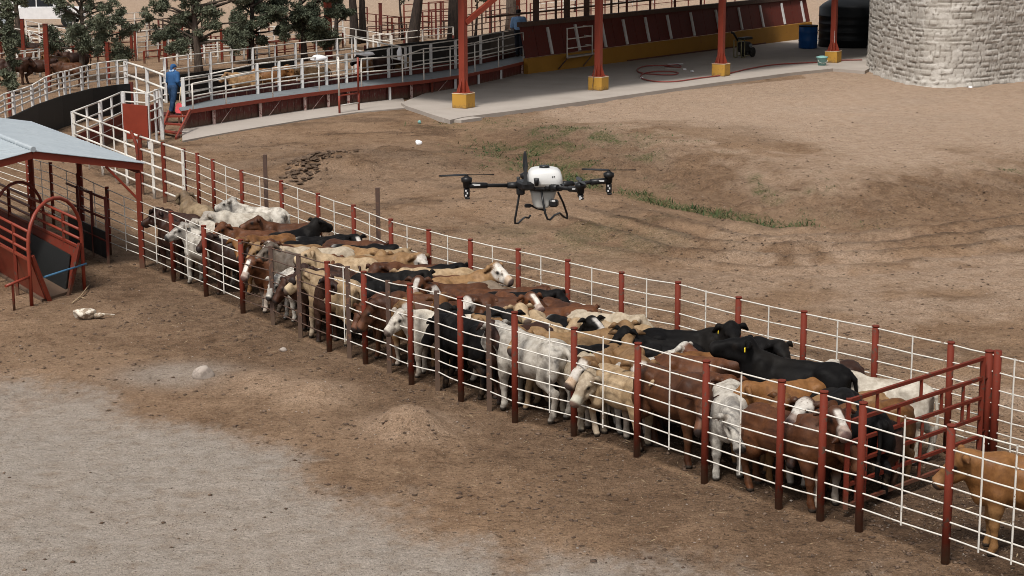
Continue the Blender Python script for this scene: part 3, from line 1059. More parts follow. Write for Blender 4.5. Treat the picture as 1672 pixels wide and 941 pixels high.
def coat(name, A, Bc, patch=(3.0, .45, .6), face=None, blaze=None, low=None, neck=None, nose=(.02, .017, .016), tuft=None, belly=None, rump=None, dirty=.25):
    k = NT(name)
    o = k.obj()
    oi = k.n('ObjectInfo')
    mp = k.n('VectorMath', operation='ADD')
    k.l(o, mp.inputs[0])
    sc_ = k.n('VectorMath', operation='SCALE'); sc_.inputs[0].default_value = (13.0, 7.0, 5.0)
    k.l(oi.outputs['Random'], sc_.inputs['Scale'])
    k.l(sc_.outputs[0], mp.inputs[1])
    v = mp.outputs[0]
    n1 = k.noise(v, patch[0], 4, 0.6, 0.3)
    n2 = k.noise(v, 11, 4, 0.65)
    c = k.mix(k.ramp(n1, patch[1], patch[2]), A, Bc)
    if neck: c = k.mix(k.math('MULTIPLY', k.attr('neck'), k.ramp(n2, .35, .6, .15, .75)), c, neck)
    if rump: c = k.mix(k.math('MULTIPLY', k.attr('rump'), k.ramp(n1, .45, .6, 0, .9)), c, rump)
    if belly: c = k.mix(k.math('MULTIPLY', k.attr('belly'), .7), c, belly)
    if low: c = k.mix(k.attr('low'), c, low)
    if blaze: c = k.mix(k.attr('blaze'), c, blaze)
    if face: c = k.mix(k.math('MULTIPLY', k.attr('face'), k.ramp(n2, .66, .56, .25, 1)), c, face)
    c = k.mix(k.math('MULTIPLY', k.ramp(n2, .38, .66), .55), c, k.mix(1.0, c, (.50, .46, .42), 'MULTIPLY'))
    # caked mud on lower legs and flanks
    mud = k.math('MULTIPLY', k.math('MULTIPLY', k.attr('belly'), k.ramp(k.noise(v, 6, 4, .6), .48, .66)), dirty)
    c = k.mix(mud, c, (.13, .085, .055))
    c = k.mix(k.math('MULTIPLY', k.attr('ear'), .8), c, k.mix(1.0, c, (.42, .36, .31), 'MULTIPLY'))
    vr = k.n('MapRange'); k.l(oi.outputs['Random'], vr.inputs[0]); vr.inputs[3].default_value = .78; vr.inputs[4].default_value = 1.16
    vm = k.n('VectorMath', operation='SCALE'); k.l(c, vm.inputs[0]); k.l(vr.outputs[0], vm.inputs['Scale']); c = vm.outputs[0]
    if A[0] > .05 and A[0] < .45: c = k.mix(k.math('MULTIPLY', k.attr('muz'), .6), c, tuple(min(.5, x * 1.45 + .02) for x in A))
    c = k.mix(k.attr('tuft'), c, tuft or tuple(x * .55 for x in A))
    c = k.mix(k.attr('nose'), c, nose)
    c = k.mix(k.attr('hoof'), c, (.045, .035, .028))
    c = k.mix(k.attr('eye'), c, (.010, .008, .007))
    k.col(c)
    k.rough(.58, .07 if A[0] < .03 else .26)
    mp2 = k.n('Mapping'); mp2.inputs['Scale'].default_value = (1.0, 1.0, .35)
    k.l(o, mp2.inputs[0])
    k.bump(k.math('ADD', k.noise(mp2.outputs[0], 70, 3, .6), k.math('MULTIPLY', k.noise(v, 14, 3), 1.2)), .28, .012)
    return k.m


WHT = (.49, .445, .375)
CO = {
    'W': coat('white_coat', WHT, (.35, .30, .24), (2.5, .5, .66), neck=(.36, .33, .30), tuft=(.30, .26, .22), nose=(.10, .075, .065), dirty=.55),
    'WG': coat('grey_smudged_white_coat', (.475, .44, .385), (.23, .205, .175), (3.2, .50, .64), neck=(.22, .21, .20), tuft=(.05, .045, .04), nose=(.03, .026, .025), rump=(.16, .15, .14)),
    'WC': coat('cream_white_coat', (.44, .37, .28), (.44, .36, .26), (2.2, .42, .62), neck=(.34, .27, .19), nose=(.14, .09, .07), dirty=.6),
    'C': coat('cream_coat', (.355, .262, .163), (.28, .19, .105), (1.8, .4, .62), nose=(.10, .07, .055), low=(.42, .34, .25)),
    'T': coat('fawn_coat', (.275, .168, .080), (.20, .11, .046), (1.6, .42, .65), nose=(.05, .036, .03), belly=(.42, .30, .18), low=(.33, .23, .14)),
    'TG': coat('dusky_fawn_coat', (.30, .22, .135), (.17, .115, .068), (1.5, .38, .66), nose=(.03, .025, .02), neck=(.14, .10, .065)),
    'G': coat('golden_brown_coat', (.185, .083, .026), (.125, .050, .0145), (1.6, .4, .65), nose=(.05, .035, .03), belly=(.28, .15, .06)),
    'R': coat('red_brown_coat', (.096, .034, .0115), (.060, .020, .0072), (1.7, .4, .65), nose=(.022, .014, .012)),
    'DR': coat('dark_red_coat', (.042, .0155, .0075), (.026, .0095, .0055), (1.7, .4, .65), nose=(.02, .013, .012)),
    'RW': coat('white_faced_red_coat', (.094, .033, .0115), (.060, .020, .0072), (1.7, .4, .65), face=(.58, .54, .49), low=(.48, .42, .36), nose=(.07, .042, .036)),
    'RB': coat('blaze_faced_red_coat', (.100, .035, .012), (.062, .021, .0076), (1.7, .4, .65), blaze=(.58, .54, .49), low=(.42, .36, .3), nose=(.12, .07, .06)),
    'B': coat('black_coat', (.0065, .0060, .0062), (.012, .0105, .0095), (1.5, .45, .7), nose=(.012, .011, .011), tuft=(.008, .008, .008), dirty=.35),
    'BW': coat('white_faced_black_coat', (.0065, .006, .0062), (.012, .0105, .0095), (1.5, .45, .7), blaze=(.56, .53, .5), nose=(.02, .017, .016), tuft=(.01, .01, .01), rump=(.5, .48, .45)),
    'TW': coat('white_faced_fawn_coat', (.26, .15, .068), (.185, .10, .041), (1.6, .42, .65), face=(.55, .51, .46), nose=(.06, .04, .034), low=(.42, .36, .3)),
    'GW': coat('white_faced_grey_brown_coat', (.155, .118, .085), (.10, .075, .055), (1.6, .42, .65), face=(.60, .56, .5), nose=(.06, .045, .04)),
    'WR': coat('red_headed_white_coat', (.54, .51, .46), (.36, .32, .28), (4.5, .5, .6), face=(.12, .042, .018), nose=(.05, .03, .026)),
    'GB': coat('grey_brown_coat', (.135, .105, .08), (.085, .065, .05), (1.6, .42, .65), nose=(.03, .024, .02)),
}
POSES = {
    'L': dict(npitch=24, nyaw=0, hpitch=-44),
    'LL': dict(npitch=24, nyaw=28, hpitch=-36, hyaw=62),
    'LR': dict(npitch=24, nyaw=-28, hpitch=-36, hyaw=-62),
    'H': dict(npitch=56, nyaw=0, hpitch=-20),
    'HH': dict(npitch=68, nyaw=8, hpitch=-4, hyaw=14),
    'HL': dict(npitch=56, nyaw=30, hpitch=-26, hyaw=68),
    'HR': dict(npitch=56, nyaw=-30, hpitch=-26, hyaw=-68),
    'D': dict(npitch=-4, nyaw=12, hpitch=-52, hyaw=20),
    'DL': dict(npitch=-10, nyaw=30, hpitch=-45, hyaw=55),
    'DR': dict(npitch=-10, nyaw=-30, hpitch=-45, hyaw=-55),
    'M': dict(npitch=22, nyaw=10, hpitch=-42, hyaw=22),
    'N': dict(npitch=24, nyaw=-16, hpitch=-40, hyaw=-34),
}
_cow = {}


def get_cow(pose, var):
    key = (pose, var)
    if key not in _cow:
        v = [(0, 0.1, 0.0), (1, 0.6, 0.02), (2, 0.25, 0.0), (3, 0.9, 0.05)][var]
        _cow[key] = cow_mesh('cattle_body', stance=v[0], ear=v[1], hump=v[2], seed=var * 17 + len(_cow), bulk=1 + .04 * (var - 1), **POSES[pose])
    return _cow[key]


def add_cow(x, y, hd, ct, pose, sc_=1.0, var=0, label='', eartag=None, group='cattle crowded in the long pipe pen', name='cow'):
    me = get_cow(pose, var)
    o = bpy.data.objects.new(name, me)
    COL.objects.link(o)
    if not me.materials:
        me.materials.append(CO[ct])
    o.material_slots[0].link = 'OBJECT'
    o.material_slots[0].material = CO[ct]
    o.location = (x, y, 0.0)
    o.rotation_euler = (0, 0, R(hd))
    o.scale = (sc_ * .93 * random.uniform(.96, 1.04), sc_ * random.uniform(.95, 1.05), sc_ * random.uniform(.92, 1.06))
    tag(o, label, 'cow', group)
    if eartag:
        e = np.array(me['ear_l' if eartag == 'l' else 'ear_r'])
        b = MB()
        b.box((0, 0, 0), (.016, .05, .06), 0, .012)
        b.v = [tuple(np.asarray(q) + e + np.array([.035, 0, -.03])) for q in b.v]
        t = b.build('ear_tag', 'tag')
        t.parent = o
    return o
# ================================================================== HERD
# (picture x, y, height of that spot, heading, coat, pose, size, variant, label, ear tag)
HERD = [
 (319, 336, 1.10, 112, 'TG', 'H', 1.0, 3, 'dusky fawn cow seen from behind at the far end of the pen', None),
 (420, 340, 1.10, 166, 'WG', 'H', 1.02, 0, 'white cow with a dark rump standing along the far fence, facing the shed', None),
 (330, 467, 0.00, 142, 'WG', 'HL', 1.02, 0, 'grey smudged white cow by the near fence, first of the herd at the shed end', None),
 (358, 366, 1.08, 150, 'W', 'L', .96, 2, 'white cow half hidden behind the grey smudged one at the shed end', None),
 (252, 350, 1.05, 150, 'DR', 'L', .95, 1, 'dark red cow farthest up the pen, beside the shed post', None),
 (268, 375, 1.05, 140, 'DR', 'M', .95, 2, 'dark red cow in the shade between the shed post and the first white cow', None),
 (390, 358, 1.08, 176, 'W', 'M', .95, 1, 'white cow showing only its back in front of the one at the far fence', None),
 (408, 377, 1.10, 170, 'R', 'HL', .97, 1, 'red-brown cow with lifted head just behind the white cows', None),
 (434, 386, 1.12, 232, 'G', 'N', 1.02, 1, 'golden brown cow pointing down to the near fence behind the white cows', None),
 (468, 371, 1.08, 172, 'R', 'H', .95, 0, 'red-brown back behind the golden brown cow, near the far fence', None),
 (488, 384, 1.08, 35, 'B', 'H', .97, 0, 'black cow with lifted head, farthest black one up the pen', None),
 (513, 393, 1.08, 22, 'B', 'L', .95, 1, 'black cow right beside the farthest black one', None),
 (552, 388, 1.08, 15, 'BW', 'LR', .95, 2, 'black cow with white blaze turning its face towards the near fence', None),
 (480, 400, 1.08, 182, 'T', 'M', .96, 0, 'fawn back in front of the two farthest black cows', None),
 (500, 409, 1.08, 186, 'RB', 'L', 1.0, 1, 'long red-brown cow with white blaze facing the shed, behind bare steel rails', None),
 (530, 413, 1.08, 185, 'WC', 'L', .98, 2, 'cream white cow lying level between red-brown backs, facing the shed', None),
 (500, 429, 1.06, 172, 'GB', 'D', .95, 0, 'grey-brown back behind the pale tan cow at the bare steel rails', None),
 (524, 558, 0.00, 136, 'C', 'LL', 1.0, 1, 'pale tan cow standing along the near fence behind bare steel rails', None),
 (436, 446, 1.05, 210, 'WG', 'DL', .93, 2, 'grey-white cow with lowered head at the bare steel rails', None),
 (458, 463, 1.02, 190, 'DR', 'D', .92, 0, 'dark red cow with lowered head left of the pale tan one', None),
 (528, 447, 1.06, 258, 'DR', 'H', .95, 1, 'dark red cow facing out directly behind the pale tan cow', None),
 (598, 396, 1.08, 348, 'RB', 'N', .98, 0, 'red-brown cow with white blaze along the far fence beside the tall dark stake', None),
 (604, 407, 1.06, 352, 'BW', 'M', .97, 1, 'black cow with white on its face near the tall dark stake', None),
 (586, 418, 1.08, 326, 'T', 'LR', .97, 2, 'fawn cow turning its face to the camera in the middle of the herd', None),
 (620, 424, 1.06, 350, 'TW', 'M', .95, 1, 'white-faced fawn cow beside the fawn one that looks at the camera', None),
 (678, 420, 1.04, 12, 'C', 'D', .95, 0, 'cream back close to the far fence, nearest the tall dark stake', None),
 (675, 437, 1.08, 176, 'R', 'D', 1.02, 1, 'long red-brown back stretching across the middle of the herd', None),
 (642, 458, 1.08, 10, 'B', 'N', 1.0, 0, 'long black back in front of the long red-brown one', None),
 (700, 454, 1.08, 195, 'R', 'LL', .97, 1, 'red-brown cow with drooping ears in mid herd, facing left', None),
 (740, 469, 1.08, 192, 'RB', 'L', .98, 2, 'red-brown cow with a white blaze in mid herd, facing left', None),
 (684, 491, 1.08, 178, 'R', 'D', 1.02, 0, 'red-brown back above the slim white cow at the near fence', None),
 (692, 516, 1.12, 152, 'W', 'L', .97, 0, 'slim white cow at the near fence between dark stakes, facing the shed', None),
 (562, 434, 1.06, 176, 'C', 'H', .95, 1, 'cream back behind the dark red cow, in the upper half of the herd', None),
 (548, 424, 1.06, 280, 'R', 'H', .93, 2, 'red-brown cow facing the camera between two cream ones in the upper half of the herd', None),
 (578, 470, 1.05, 352, 'BW', 'D', .95, 1, 'black cow with white rump right of the pale tan cow', None),
 (612, 494, 1.02, 200, 'R', 'D', .95, 1, 'red-brown cow with lowered head just left of the slim white cow', None),
 (738, 545, 1.05, 142, 'B', 'D', 1.0, 0, 'black cow right behind the slim white cow at the near fence', None),
 (742, 441, 1.06, 6, 'B', 'N', .97, 2, 'black cow along the far fence in mid herd, facing right', None),
 (738, 452, 1.05, 182, 'C', 'D', .96, 0, 'cream back beside the black cow at the far fence in mid herd', None),
 (798, 453, 1.08, 18, 'TW', 'L', .98, 1, 'fawn cow with white face along the far fence in mid herd', None),
 (756, 462, 1.10, 318, 'GW', 'DR', 1.0, 2, 'grey-brown cow with a broad white face looking down in mid herd', None),
 (820, 473, 1.08, 340, 'R', 'M', .98, 0, 'red-brown cow in front of the white-faced fawn cow, facing right', None),
 (830, 493, 1.06, 286, 'RB', 'H', .98, 1, 'red-brown cow with white blaze facing the camera just above the white-faced red cow', None),
 (868, 478, 1.06, 350, 'B', 'N', .98, 1, 'black cow along the far fence, third of four black ones there', None),
 (890, 499, 1.08, 346, 'R', 'L', 1.0, 2, 'red-brown cow in front of the third black one, facing right', None),
 (882, 517, 1.08, 98, 'C', 'D', .98, 0, 'cream cow showing its rounded rump in mid herd', None),
 (850, 508, 1.05, 276, 'C', 'H', .94, 2, 'cream cow facing the camera left of the cream rump', None),
 (810, 501, 1.06, 200, 'RW', 'M', .95, 1, 'white-faced red cow in mid herd behind the fawn heads', None),
 (934, 526, 1.05, 288, 'BW', 'H', .96, 0, 'black cow with white blaze facing the camera between a red-brown cow and a fawn one', None),
 (978, 513, 1.08, 320, 'WC', 'M', 1.0, 1, 'cream white cow slanting down from the far fence', None),
 (950, 537, 1.10, 2, 'T', 'M', 1.05, 2, 'large fawn back in front of the cream white slanting cow', None),
 (786, 519, 1.05, 172, 'B', 'D', .97, 1, 'black back behind the dark red cow at the near fence', None),
 (735, 496, 1.06, 256, 'G', 'H', .97, 2, 'golden brown cow facing out behind the black cow at the near fence', None),
 (828, 524, 1.04, 264, 'B', 'H', .95, 2, 'black cow facing out over the back of the spotted white one', None),
 (908, 556, 1.10, 168, 'T', 'HL', 1.02, 1, 'fawn cow lifting its head above the spotted white cow', None),
 (850, 543, 1.05, 160, 'T', 'L', .95, 0, 'fawn cow facing left over the back of the spotted white one', None),
 (786, 554, 1.04, 228, 'DR', 'M', .97, 1, 'dark red cow with head near the rails, left of the spotted white one', None),
 (857, 678, 0.00, 133, 'WG', 'L', 1.06, 0, 'spotted white cow standing side-on at the middle of the near fence', None),
 (1012, 564, 1.08, 178, 'B', 'L', 1.0, 0, 'black cow with a yellow ear tag facing left above the cream white cow', 'l'),
 (968, 693, 0.00, 283, 'WC', 'DR', 1.04, 1, 'cream white cow coming straight at the near fence with lowered head', None),
 (986, 535, 1.06, 178, 'C', 'N', .97, 1, 'cream back beside the far fence, right of the slanting cream white cow', None),
 (1022, 552, 1.06, 272, 'T', 'H', .96, 0, 'fawn cow facing the camera behind the ear-tagged black cow that faces left', None),
 (1015, 588, 1.10, 276, 'TW', 'L', .98, 2, 'fawn cow showing its whole white face over the near fence', None),
 (1062, 592, 1.08, 10, 'WR', 'L', .97, 1, 'white cow with a red-brown head in front of the black ones', None),
 (1072, 564, 1.06, 176, 'B', 'D', .97, 2, 'black back without head showing, between two ear-tagged black cows', None),
 (1118, 546, 1.12, 350, 'B', 'M', 1.08, 1, 'big black cow with yellow ear tag along the far fence, facing right', 'r'),
 (1165, 577, 1.08, 178, 'G', 'D', 1.02, 0, 'golden brown back in front of the big black cow', None),
 (1140, 592, 1.06, 336, 'R', 'M', 1.0, 0, 'red-brown cow just in front of the golden brown back, facing right', None),
 (1116, 612, 1.06, 322, 'RB', 'N', 1.0, 2, 'red-brown cow with white muzzle above the big red-brown one at the rails', None),
 (1076, 754, 0.00, 306, 'R', 'DR', 1.06, 0, 'big red-brown cow side-on at the near fence with lowered head', None),
 (1215, 598, 1.06, 322, 'RW', 'H', .98, 1, 'red cow with a full white face left of the standing black cow', None),
 (1190, 764, 0.00, 262, 'WG', 'D', 1.04, 2, 'grey-white cow standing chest-on to the near fence', None),
 (1278, 636, 1.08, 226, 'G', 'N', 1.0, 1, 'golden cow facing down in front of the standing black cow', None),
 (1294, 598, 1.15, 170, 'B', 'HH', 1.16, 0, 'tall black cow with yellow ear tag and raised head by the far fence', 'l'),
 (1408, 626, 1.12, 170, 'W', 'H', 1.04, 1, 'white cow with raised muzzle behind the tall black cow', None),
 (1388, 646, 1.06, 205, 'TW', 'D', 1.0, 0, 'white-faced fawn cow with lowered head left of the red gate', None),
 (1328, 667, 1.05, 250, 'RW', 'H', 1.0, 1, 'white-faced red cow facing out just below the tall black cow', None),
 (1312, 692, 1.06, 262, 'RB', 'H', 1.0, 2, 'red-brown cow with white blaze facing out behind the dark red-brown one at the near fence', None),
 (1282, 834, 0.00, 308, 'R', 'D', 1.07, 2, 'dark red-brown cow side-on at the near fence, nearest the red gate', None),
 (1440, 682, 1.08, 200, 'G', 'D', 1.02, 0, 'golden cow by the red gate with lowered head', None),
 (1418, 712, 1.00, 186, 'DR', 'D', .95, 1, 'dark red cow with yellow ear tag behind the red gate bars', 'l'),
 (1500, 682, 1.12, 82, 'B', 'D', 1.08, 0, 'black cow showing its rump beside the red gate', None),
 (412, 428, 1.05, 236, 'RB', 'M', .95, 1, 'red-brown cow with white blaze pointing at the first bare steel post', None),
 (470, 478, 1.02, 250, 'DR', 'M', .92, 2, 'dark red cow facing out through the bare steel rails', None),
 (370, 402, 1.05, 160, 'DR', 'N', .95, 0, 'dark red cow wedged between the grey smudged white cow and a golden one', None),
 (640, 505, 1.04, 236, 'TW', 'M', .95, 1, 'white-faced fawn cow looking out beside the slim white cow', None),
 (670, 470, 1.05, 300, 'RW', 'M', .93, 0, 'white-faced red cow in mid herd above the slim white cow', None),
 (765, 487, 1.06, 300, 'R', 'D', .96, 2, 'red-brown cow below the broad white face in mid herd', None),
 (700, 425, 1.04, 200, 'DR', 'N', .95, 1, 'dark red cow at the far fence between a cream back and a black cow', None),
 (920, 500, 1.05, 300, 'RB', 'M', .95, 0, 'red-brown cow with blaze looking at the camera near the cream rump', None),
 (915, 600, 1.04, 262, 'TW', 'N', .97, 1, 'white-faced fawn cow behind the rump of the spotted white cow', None),
 (1040, 615, 1.04, 290, 'C', 'M', .95, 2, 'cream cow behind the big red-brown one at the near fence', None),
 (1235, 655, 1.05, 280, 'G', 'N', .97, 0, 'golden cow right behind the grey-white cow standing chest-on', None),
 (1230, 560, 1.05, 330, 'B', 'N', .97, 1, 'black cow at the far fence just left of the tall black one', None),
 (1345, 610, 1.05, 200, 'DR', 'N', .97, 2, 'dark red cow at the far fence behind the tall black one', None),
 (1688, 744, 1.12, 174, 'G', 'L', 1.08, 0, 'golden brown cow alone on the outer side of the red gate', None),
]


def place_herd():
    rj = np.random.default_rng(77)
    for i, r_ in enumerate(HERD):
        if r_[2] == 0 or i == len(HERD) - 1: continue
        q = list(r_)
        q[3] = r_[3] + rj.uniform(-20, 20)
        cth = math.cos(R(r_[3]))
        if r_[5] in ('L', 'M', 'N', 'D') and not any(w in r_[8] for w in ('lowered', 'rump', 'lying', 'seen from', 'whole', 'lifted')) and rj.random() < .62:
            q[5] = str(rj.choice(['HL', 'HL', 'LL'] if cth < 0 else ['HR', 'HR', 'LR']))
        HERD[i] = tuple(q)
    n = len(HERD)
    pos = np.zeros((n, 2)); hd = np.zeros(n); sc_ = np.zeros(n); wgt = np.ones(n)
    for i, r_ in enumerate(HERD):
        z = r_[2] * (r_[6] if r_[2] > 0 else 1)
        p = U(r_[0], r_[1], z)
        pos[i] = p[:2]; hd[i] = R(r_[3]); sc_[i] = r_[6]
        if r_[2] == 0: wgt[i] = 0.15
    home = pos.copy()
    offs = np.array([-.50, -.08, .34, .76]); rad = np.array([.21, .235, .21, .12])
    poly = PEN
    gate_a, gate_b = U(1372, 850)[:2], far_xy[18]
    for it in range(220):
        dx = np.zeros_like(pos)
        c, s = np.cos(hd), np.sin(hd)
        P = pos[:, None, :] + np.stack([c[:, None] * offs * sc_[:, None], s[:, None] * offs * sc_[:, None]], -1)
        rr = rad[None, :] * sc_[:, None]
        for i in range(n):
            D = P[i][None, :, None, :] - P[:, None, :, :]
            L = np.linalg.norm(D, axis=-1) + 1e-6
            ov = rr[i][None, :, None] + rr[:, None, :] - L
            ov[i] = 0
            ov = np.maximum(ov, 0)
            # heads may rest over a neighbour's back
            ov[:, 3, :] *= .6; ov[:, :, 3] *= .6
            push = (D / L[..., None] * ov[..., None]).sum((1, 2))
            w = wgt[i] / (wgt[i] + wgt)
            dx[i] += (push * w[:, None]).sum(0)
        pos += 0.16 * dx + 0.05 * (home - pos)
        # stay inside the rails
        c, s = np.cos(hd), np.sin(hd)
        for a, b in list(zip(poly[:-1], poly[1:])) + [(poly[-1], poly[0])]:
            e = b - a; L = np.linalg.norm(e); e = e / L
            nrm = np.array([-e[1], e[0]])
            for q, o_ in enumerate(offs):
                pt = pos + np.stack([c, s], -1) * (o_ * sc_)[:, None]
                t = (pt - a) @ e; d = (pt - a) @ nrm
                mg = rad[q] * sc_ + (.15 if q < 3 else .02)
                m = (t > -.3) & (t < L + .3) & (d < mg) & (d > -1.2)
                if q == 3: m &= wgt == 1
                pos[m] += nrm * ((mg - d)[m] * .5)[:, None]
        # the gate keeps them apart
        e = gate_b - gate_a; L = np.linalg.norm(e); e = e / L
        nrm = np.array([e[1], -e[0]])     # towards lower right
        side = np.ones(n); side[-1] = -1
        for q, o_ in enumerate(offs):
            pt = pos + np.stack([c, s], -1) * (o_ * sc_)[:, None]
            d = -((pt - gate_a) @ nrm) * side
            m = d < rad[q] * sc_ + .05
            pos[m] += (-nrm * side[:, None] * ((rad[q] * sc_ + .05 - d) * .5)[:, None])[m]
    mv = np.linalg.norm(pos - home, axis=1)
    print('herd moved mean %.2f max %.2f' % (mv.mean(), mv.max()), [HERD[i][8][:28] + ' %.2f' % mv[i] for i in np.argsort(-mv)[:12]])
    for i, r_ in enumerate(HERD):
        add_cow(pos[i][0], pos[i][1], r_[3], r_[4], r_[5], r_[6], r_[7], r_[8], r_[9])


place_herd()
# ================================================================== PIPE PEN
RF = [.985, .835, .69, .56, .435, .315, .195]


def P3(xy, z):
    return np.array([xy[0], xy[1], z])


def pipe_fence(name, label, cat, posts, runs, stays, fr=RF, rr=.0108, group=None, post_mesh=None):
    """posts: (xy, height, material, width); runs: (first, last, material); stays: (index, t, from, to)"""
    root = thing(name, label, cat, (*posts[0][0], 0), group)
    for (xy, h, m, w) in posts:
        b = MB()
        if m == 'brown':
            b.bar(P3(xy, -.05), P3(xy, h), w, w)
        else:
            b.tube([P3(xy, -.05), P3(xy, h - .01)], w / 2, 10)
            b.tube([P3(xy, h - .01), P3(xy, h + .012)], w / 2 + .004, 10)
        b.build('post', m, root)
    for (i0, i1, m) in runs:
        for f_ in fr:
            b = MB()
            pts = []
            for k in range(i0, i1 + 1):
                xy, h, pm, w = posts[k]
                hb = h
                z = hb * f_ - .01 + random.uniform(-.008, .008)
                pts.append(P3(xy, z))
                if k < i1:
                    q = posts[k + 1]
                    mid = (P3(xy, z) + P3(q[0], q[1] * f_ - .01)) / 2
                    mid[2] -= random.uniform(.0, .012)
                    pts.append(mid)
            b.tube(pts, rr, 6)
            b.build('rail', m, root)
    for (k, t, m, f0, f1) in stays:
        a, c = posts[k], posts[k + 1]
        xy = np.asarray(a[0]) * (1 - t) + np.asarray(c[0]) * t
        h = a[1] * (1 - t) + c[1] * t
        d = np.asarray(c[0]) - np.asarray(a[0]); d = d / np.linalg.norm(d)
        off = np.array([d[1], -d[0]]) * (rr * 1.6)
        b = MB()
        b.bar(P3(xy + off, h * f0 - .02), P3(xy + off, h * f1), rr * 1.7, rr * 1.7)
        b.build('stay', m, root)
    return root


def px_stay(posts, x, m='white', f0=.18, f1=.99):
    """spot on the fence line met by picture column x"""
    for k in range(len(posts) - 1):
        xa = PJ((*posts[k][0], posts[k][1] * .6))[0]; xb = PJ((*posts[k + 1][0], posts[k + 1][1] * .6))[0]
        if min(xa, xb) <= x <= max(xa, xb):
            return (k, (x - xa) / (xb - xa), m, f0, f1)


np_posts = []
for (tx, ty, bx, by, kd) in NEARP:
    xy = U(bx, by)[:2]
    hh = ZT(xy, ty)
    np_posts.append((xy, hh, 'red' if kd == 'r' else 'brown', .102 if kd == 'r' else .078))
shed_xy = U(233, 437)[:2]
posts = [(shed_xy, 1.5, 'red', .05)] + np_posts
st = [px_stay(posts, x) for x in (256, 307, 366, 563, 899, 987, 1096, 1212, 1478, 1606, 1660)]
pipe_fence('pipe_fence', 'near side of the cattle pen, white pipe rails on red and bare steel posts', 'fence', posts,
           [(0, 3, 'white'), (3, 6, 'brown'), (6, len(posts) - 1, 'white')], [s for s in st if s])

fp = []
for (x, y, kd) in FART:
    fp.append((U(x, y, 1.6)[:2], 1.62, 'red', .12 if kd == 'R' else .098))
st = [px_stay(fp, x) for x in (371, 427, 489, 548, 606, 667, 733, 806, 885, 968, 1057, 1154, 1256, 1368, 1490, 1655)]
ff = pipe_fence('pipe_fence', 'far side of the cattle pen, white pipe rails on red posts', 'fence', fp, [(0, len(fp) - 1, 'white')], [s for s in st if s])
for (x, ty, by) in ((428, 253, 332), (610, 307, 382)):
    # bare stakes driven in just outside the far rails
    k = px_stay(fp, x)
    a, c = fp[k[0]][0], fp[k[0] + 1][0]
    xy = a * (1 - k[1]) + c * k[1]
    d = c - a; d = d / np.linalg.norm(d); nrm = np.array([-d[1], d[0]])
    xy = xy + nrm * .12
    tag(MB().bar(P3(xy, -.1), P3(xy, ZT(xy, ty)), .085, .085).build('steel_stake', 'brown'),
        'tall dark steel stake behind the far fence, ' + ('nearer the shed end' if x < 500 else 'halfway down the herd'), 'stake', 'tall dark stakes behind the far pen fence')

# second gate post beside the hinge post of the far fence
ga = U(1370, 850)[:2]
gb = np.array(fp[18][0])
gd = gb - ga; gd = gd / np.linalg.norm(gd)
ga2 = ga + gd * .12; gb2 = gb - gd * .16


def gate():
    z1a, z1b = ZT(ga2, 655), ZT(gb2, 585)
    root = thing('pen_gate', 'open-barred red steel gate closing the pen across its lower end', 'gate', (*ga2, 0))
    z0 = .16
    up = (z1a + z1b) / 2
    for t in (0, 1):
        xy = ga2 * (1 - t) + gb2 * t
        MB().bar(P3(xy, z0 - .04), P3(xy, up + .03), .06, .06).build('stile', 'red', root)
    for f_ in (1, .80, .60, .40, .20, 0):
        z = z0 + (up - z0) * f_
        MB().bar(P3(ga2, z), P3(gb2, z), .045, .045).build('rail', 'red', root)
    cells = [(.20, 1, .8), (.52, 1, .8), (.36, .8, .6), (.68, .8, .6), (.22, .6, .4), (.54, .6, .4), (.85, .8, .4), (.36, .4, .2), (.53, .4, .0), (.07, .6, 0), (.13, .6, 0), (.9, .6, .4)]
    for (t, f1, f0) in cells:
        xy = ga2 * (1 - t) + gb2 * t
        MB().bar(P3(xy, z0 + (up - z0) * f0), P3(xy, z0 + (up - z0) * f1), .038, .038).build('strut', 'red', root)
    h = MB()
    for z in (.5, 1.25):
        h.tube([P3(gb2 + gd * .0, z), P3(gb - gd * .045, z)], .022, 8)
    h.build('hinge', 'red', root)
    return root


gate()
gp = np.array(fp[18][0]) + (np.array(fp[19][0]) - np.array(fp[18][0])) / np.linalg.norm(np.array(fp[19][0]) - np.array(fp[18][0])) * .14
MB().tube([P3(gp, -.05), P3(gp, 1.66)], .055, 10).build('post', 'red', ff)
MT['clod_dark'] = paint('dark_broken_earth', (0.080, 0.052, 0.034), (0.14, 0.095, 0.065), 0.35, 0.95, 5)
# ================================================================== SHED, CHUTE, ALLEY FENCES
def lerp(a, b, t):
    return np.asarray(a, float) * (1 - t) + np.asarray(b, float) * t


# fence running on behind the shed
al = [(-60, 300, 225), (49, 346, 255), (88, 368, 266), (133, 393, 284), (180, 417, 306), (233, 437, 330)]
ap = []
for (x, by, ty) in al:
    xy = U(x, by)[:2]
    ap.append((xy, ZT(xy, ty), 'red', .085))
pipe_fence('pipe_fence', 'white pipe fence on red posts running on under the shed roof', 'fence', ap, [(0, len(ap) - 1, 'white')],
           [s for s in (px_stay(ap, x) for x in (70, 112, 157, 206)) if s])

# ---- open shed
Rr = U(233, 437)                      # right front post
zR = ZT(Rr, 268)
far_c = None
eav_d = ap[3][0] - ap[5][0]
eav_d = eav_d / np.linalg.norm(eav_d)  # direction of the eaves, away up the fence
gab_d = np.array([-eav_d[1], eav_d[0]])  # across the gable
if gab_d[0] > 0: gab_d = -gab_d


def solve_gable(px, py):
    best = None
    for w in np.linspace(.5, 6, 500):
        xy = Rr[:2] + gab_d * w
        q = PJ((*xy, zR + .4))
        e = abs(q[0] - px)
        if best is None or e < best[0]: best = (e, w)
    xy = Rr[:2] + gab_d * best[1]
    return best[1], ZT(xy, py)


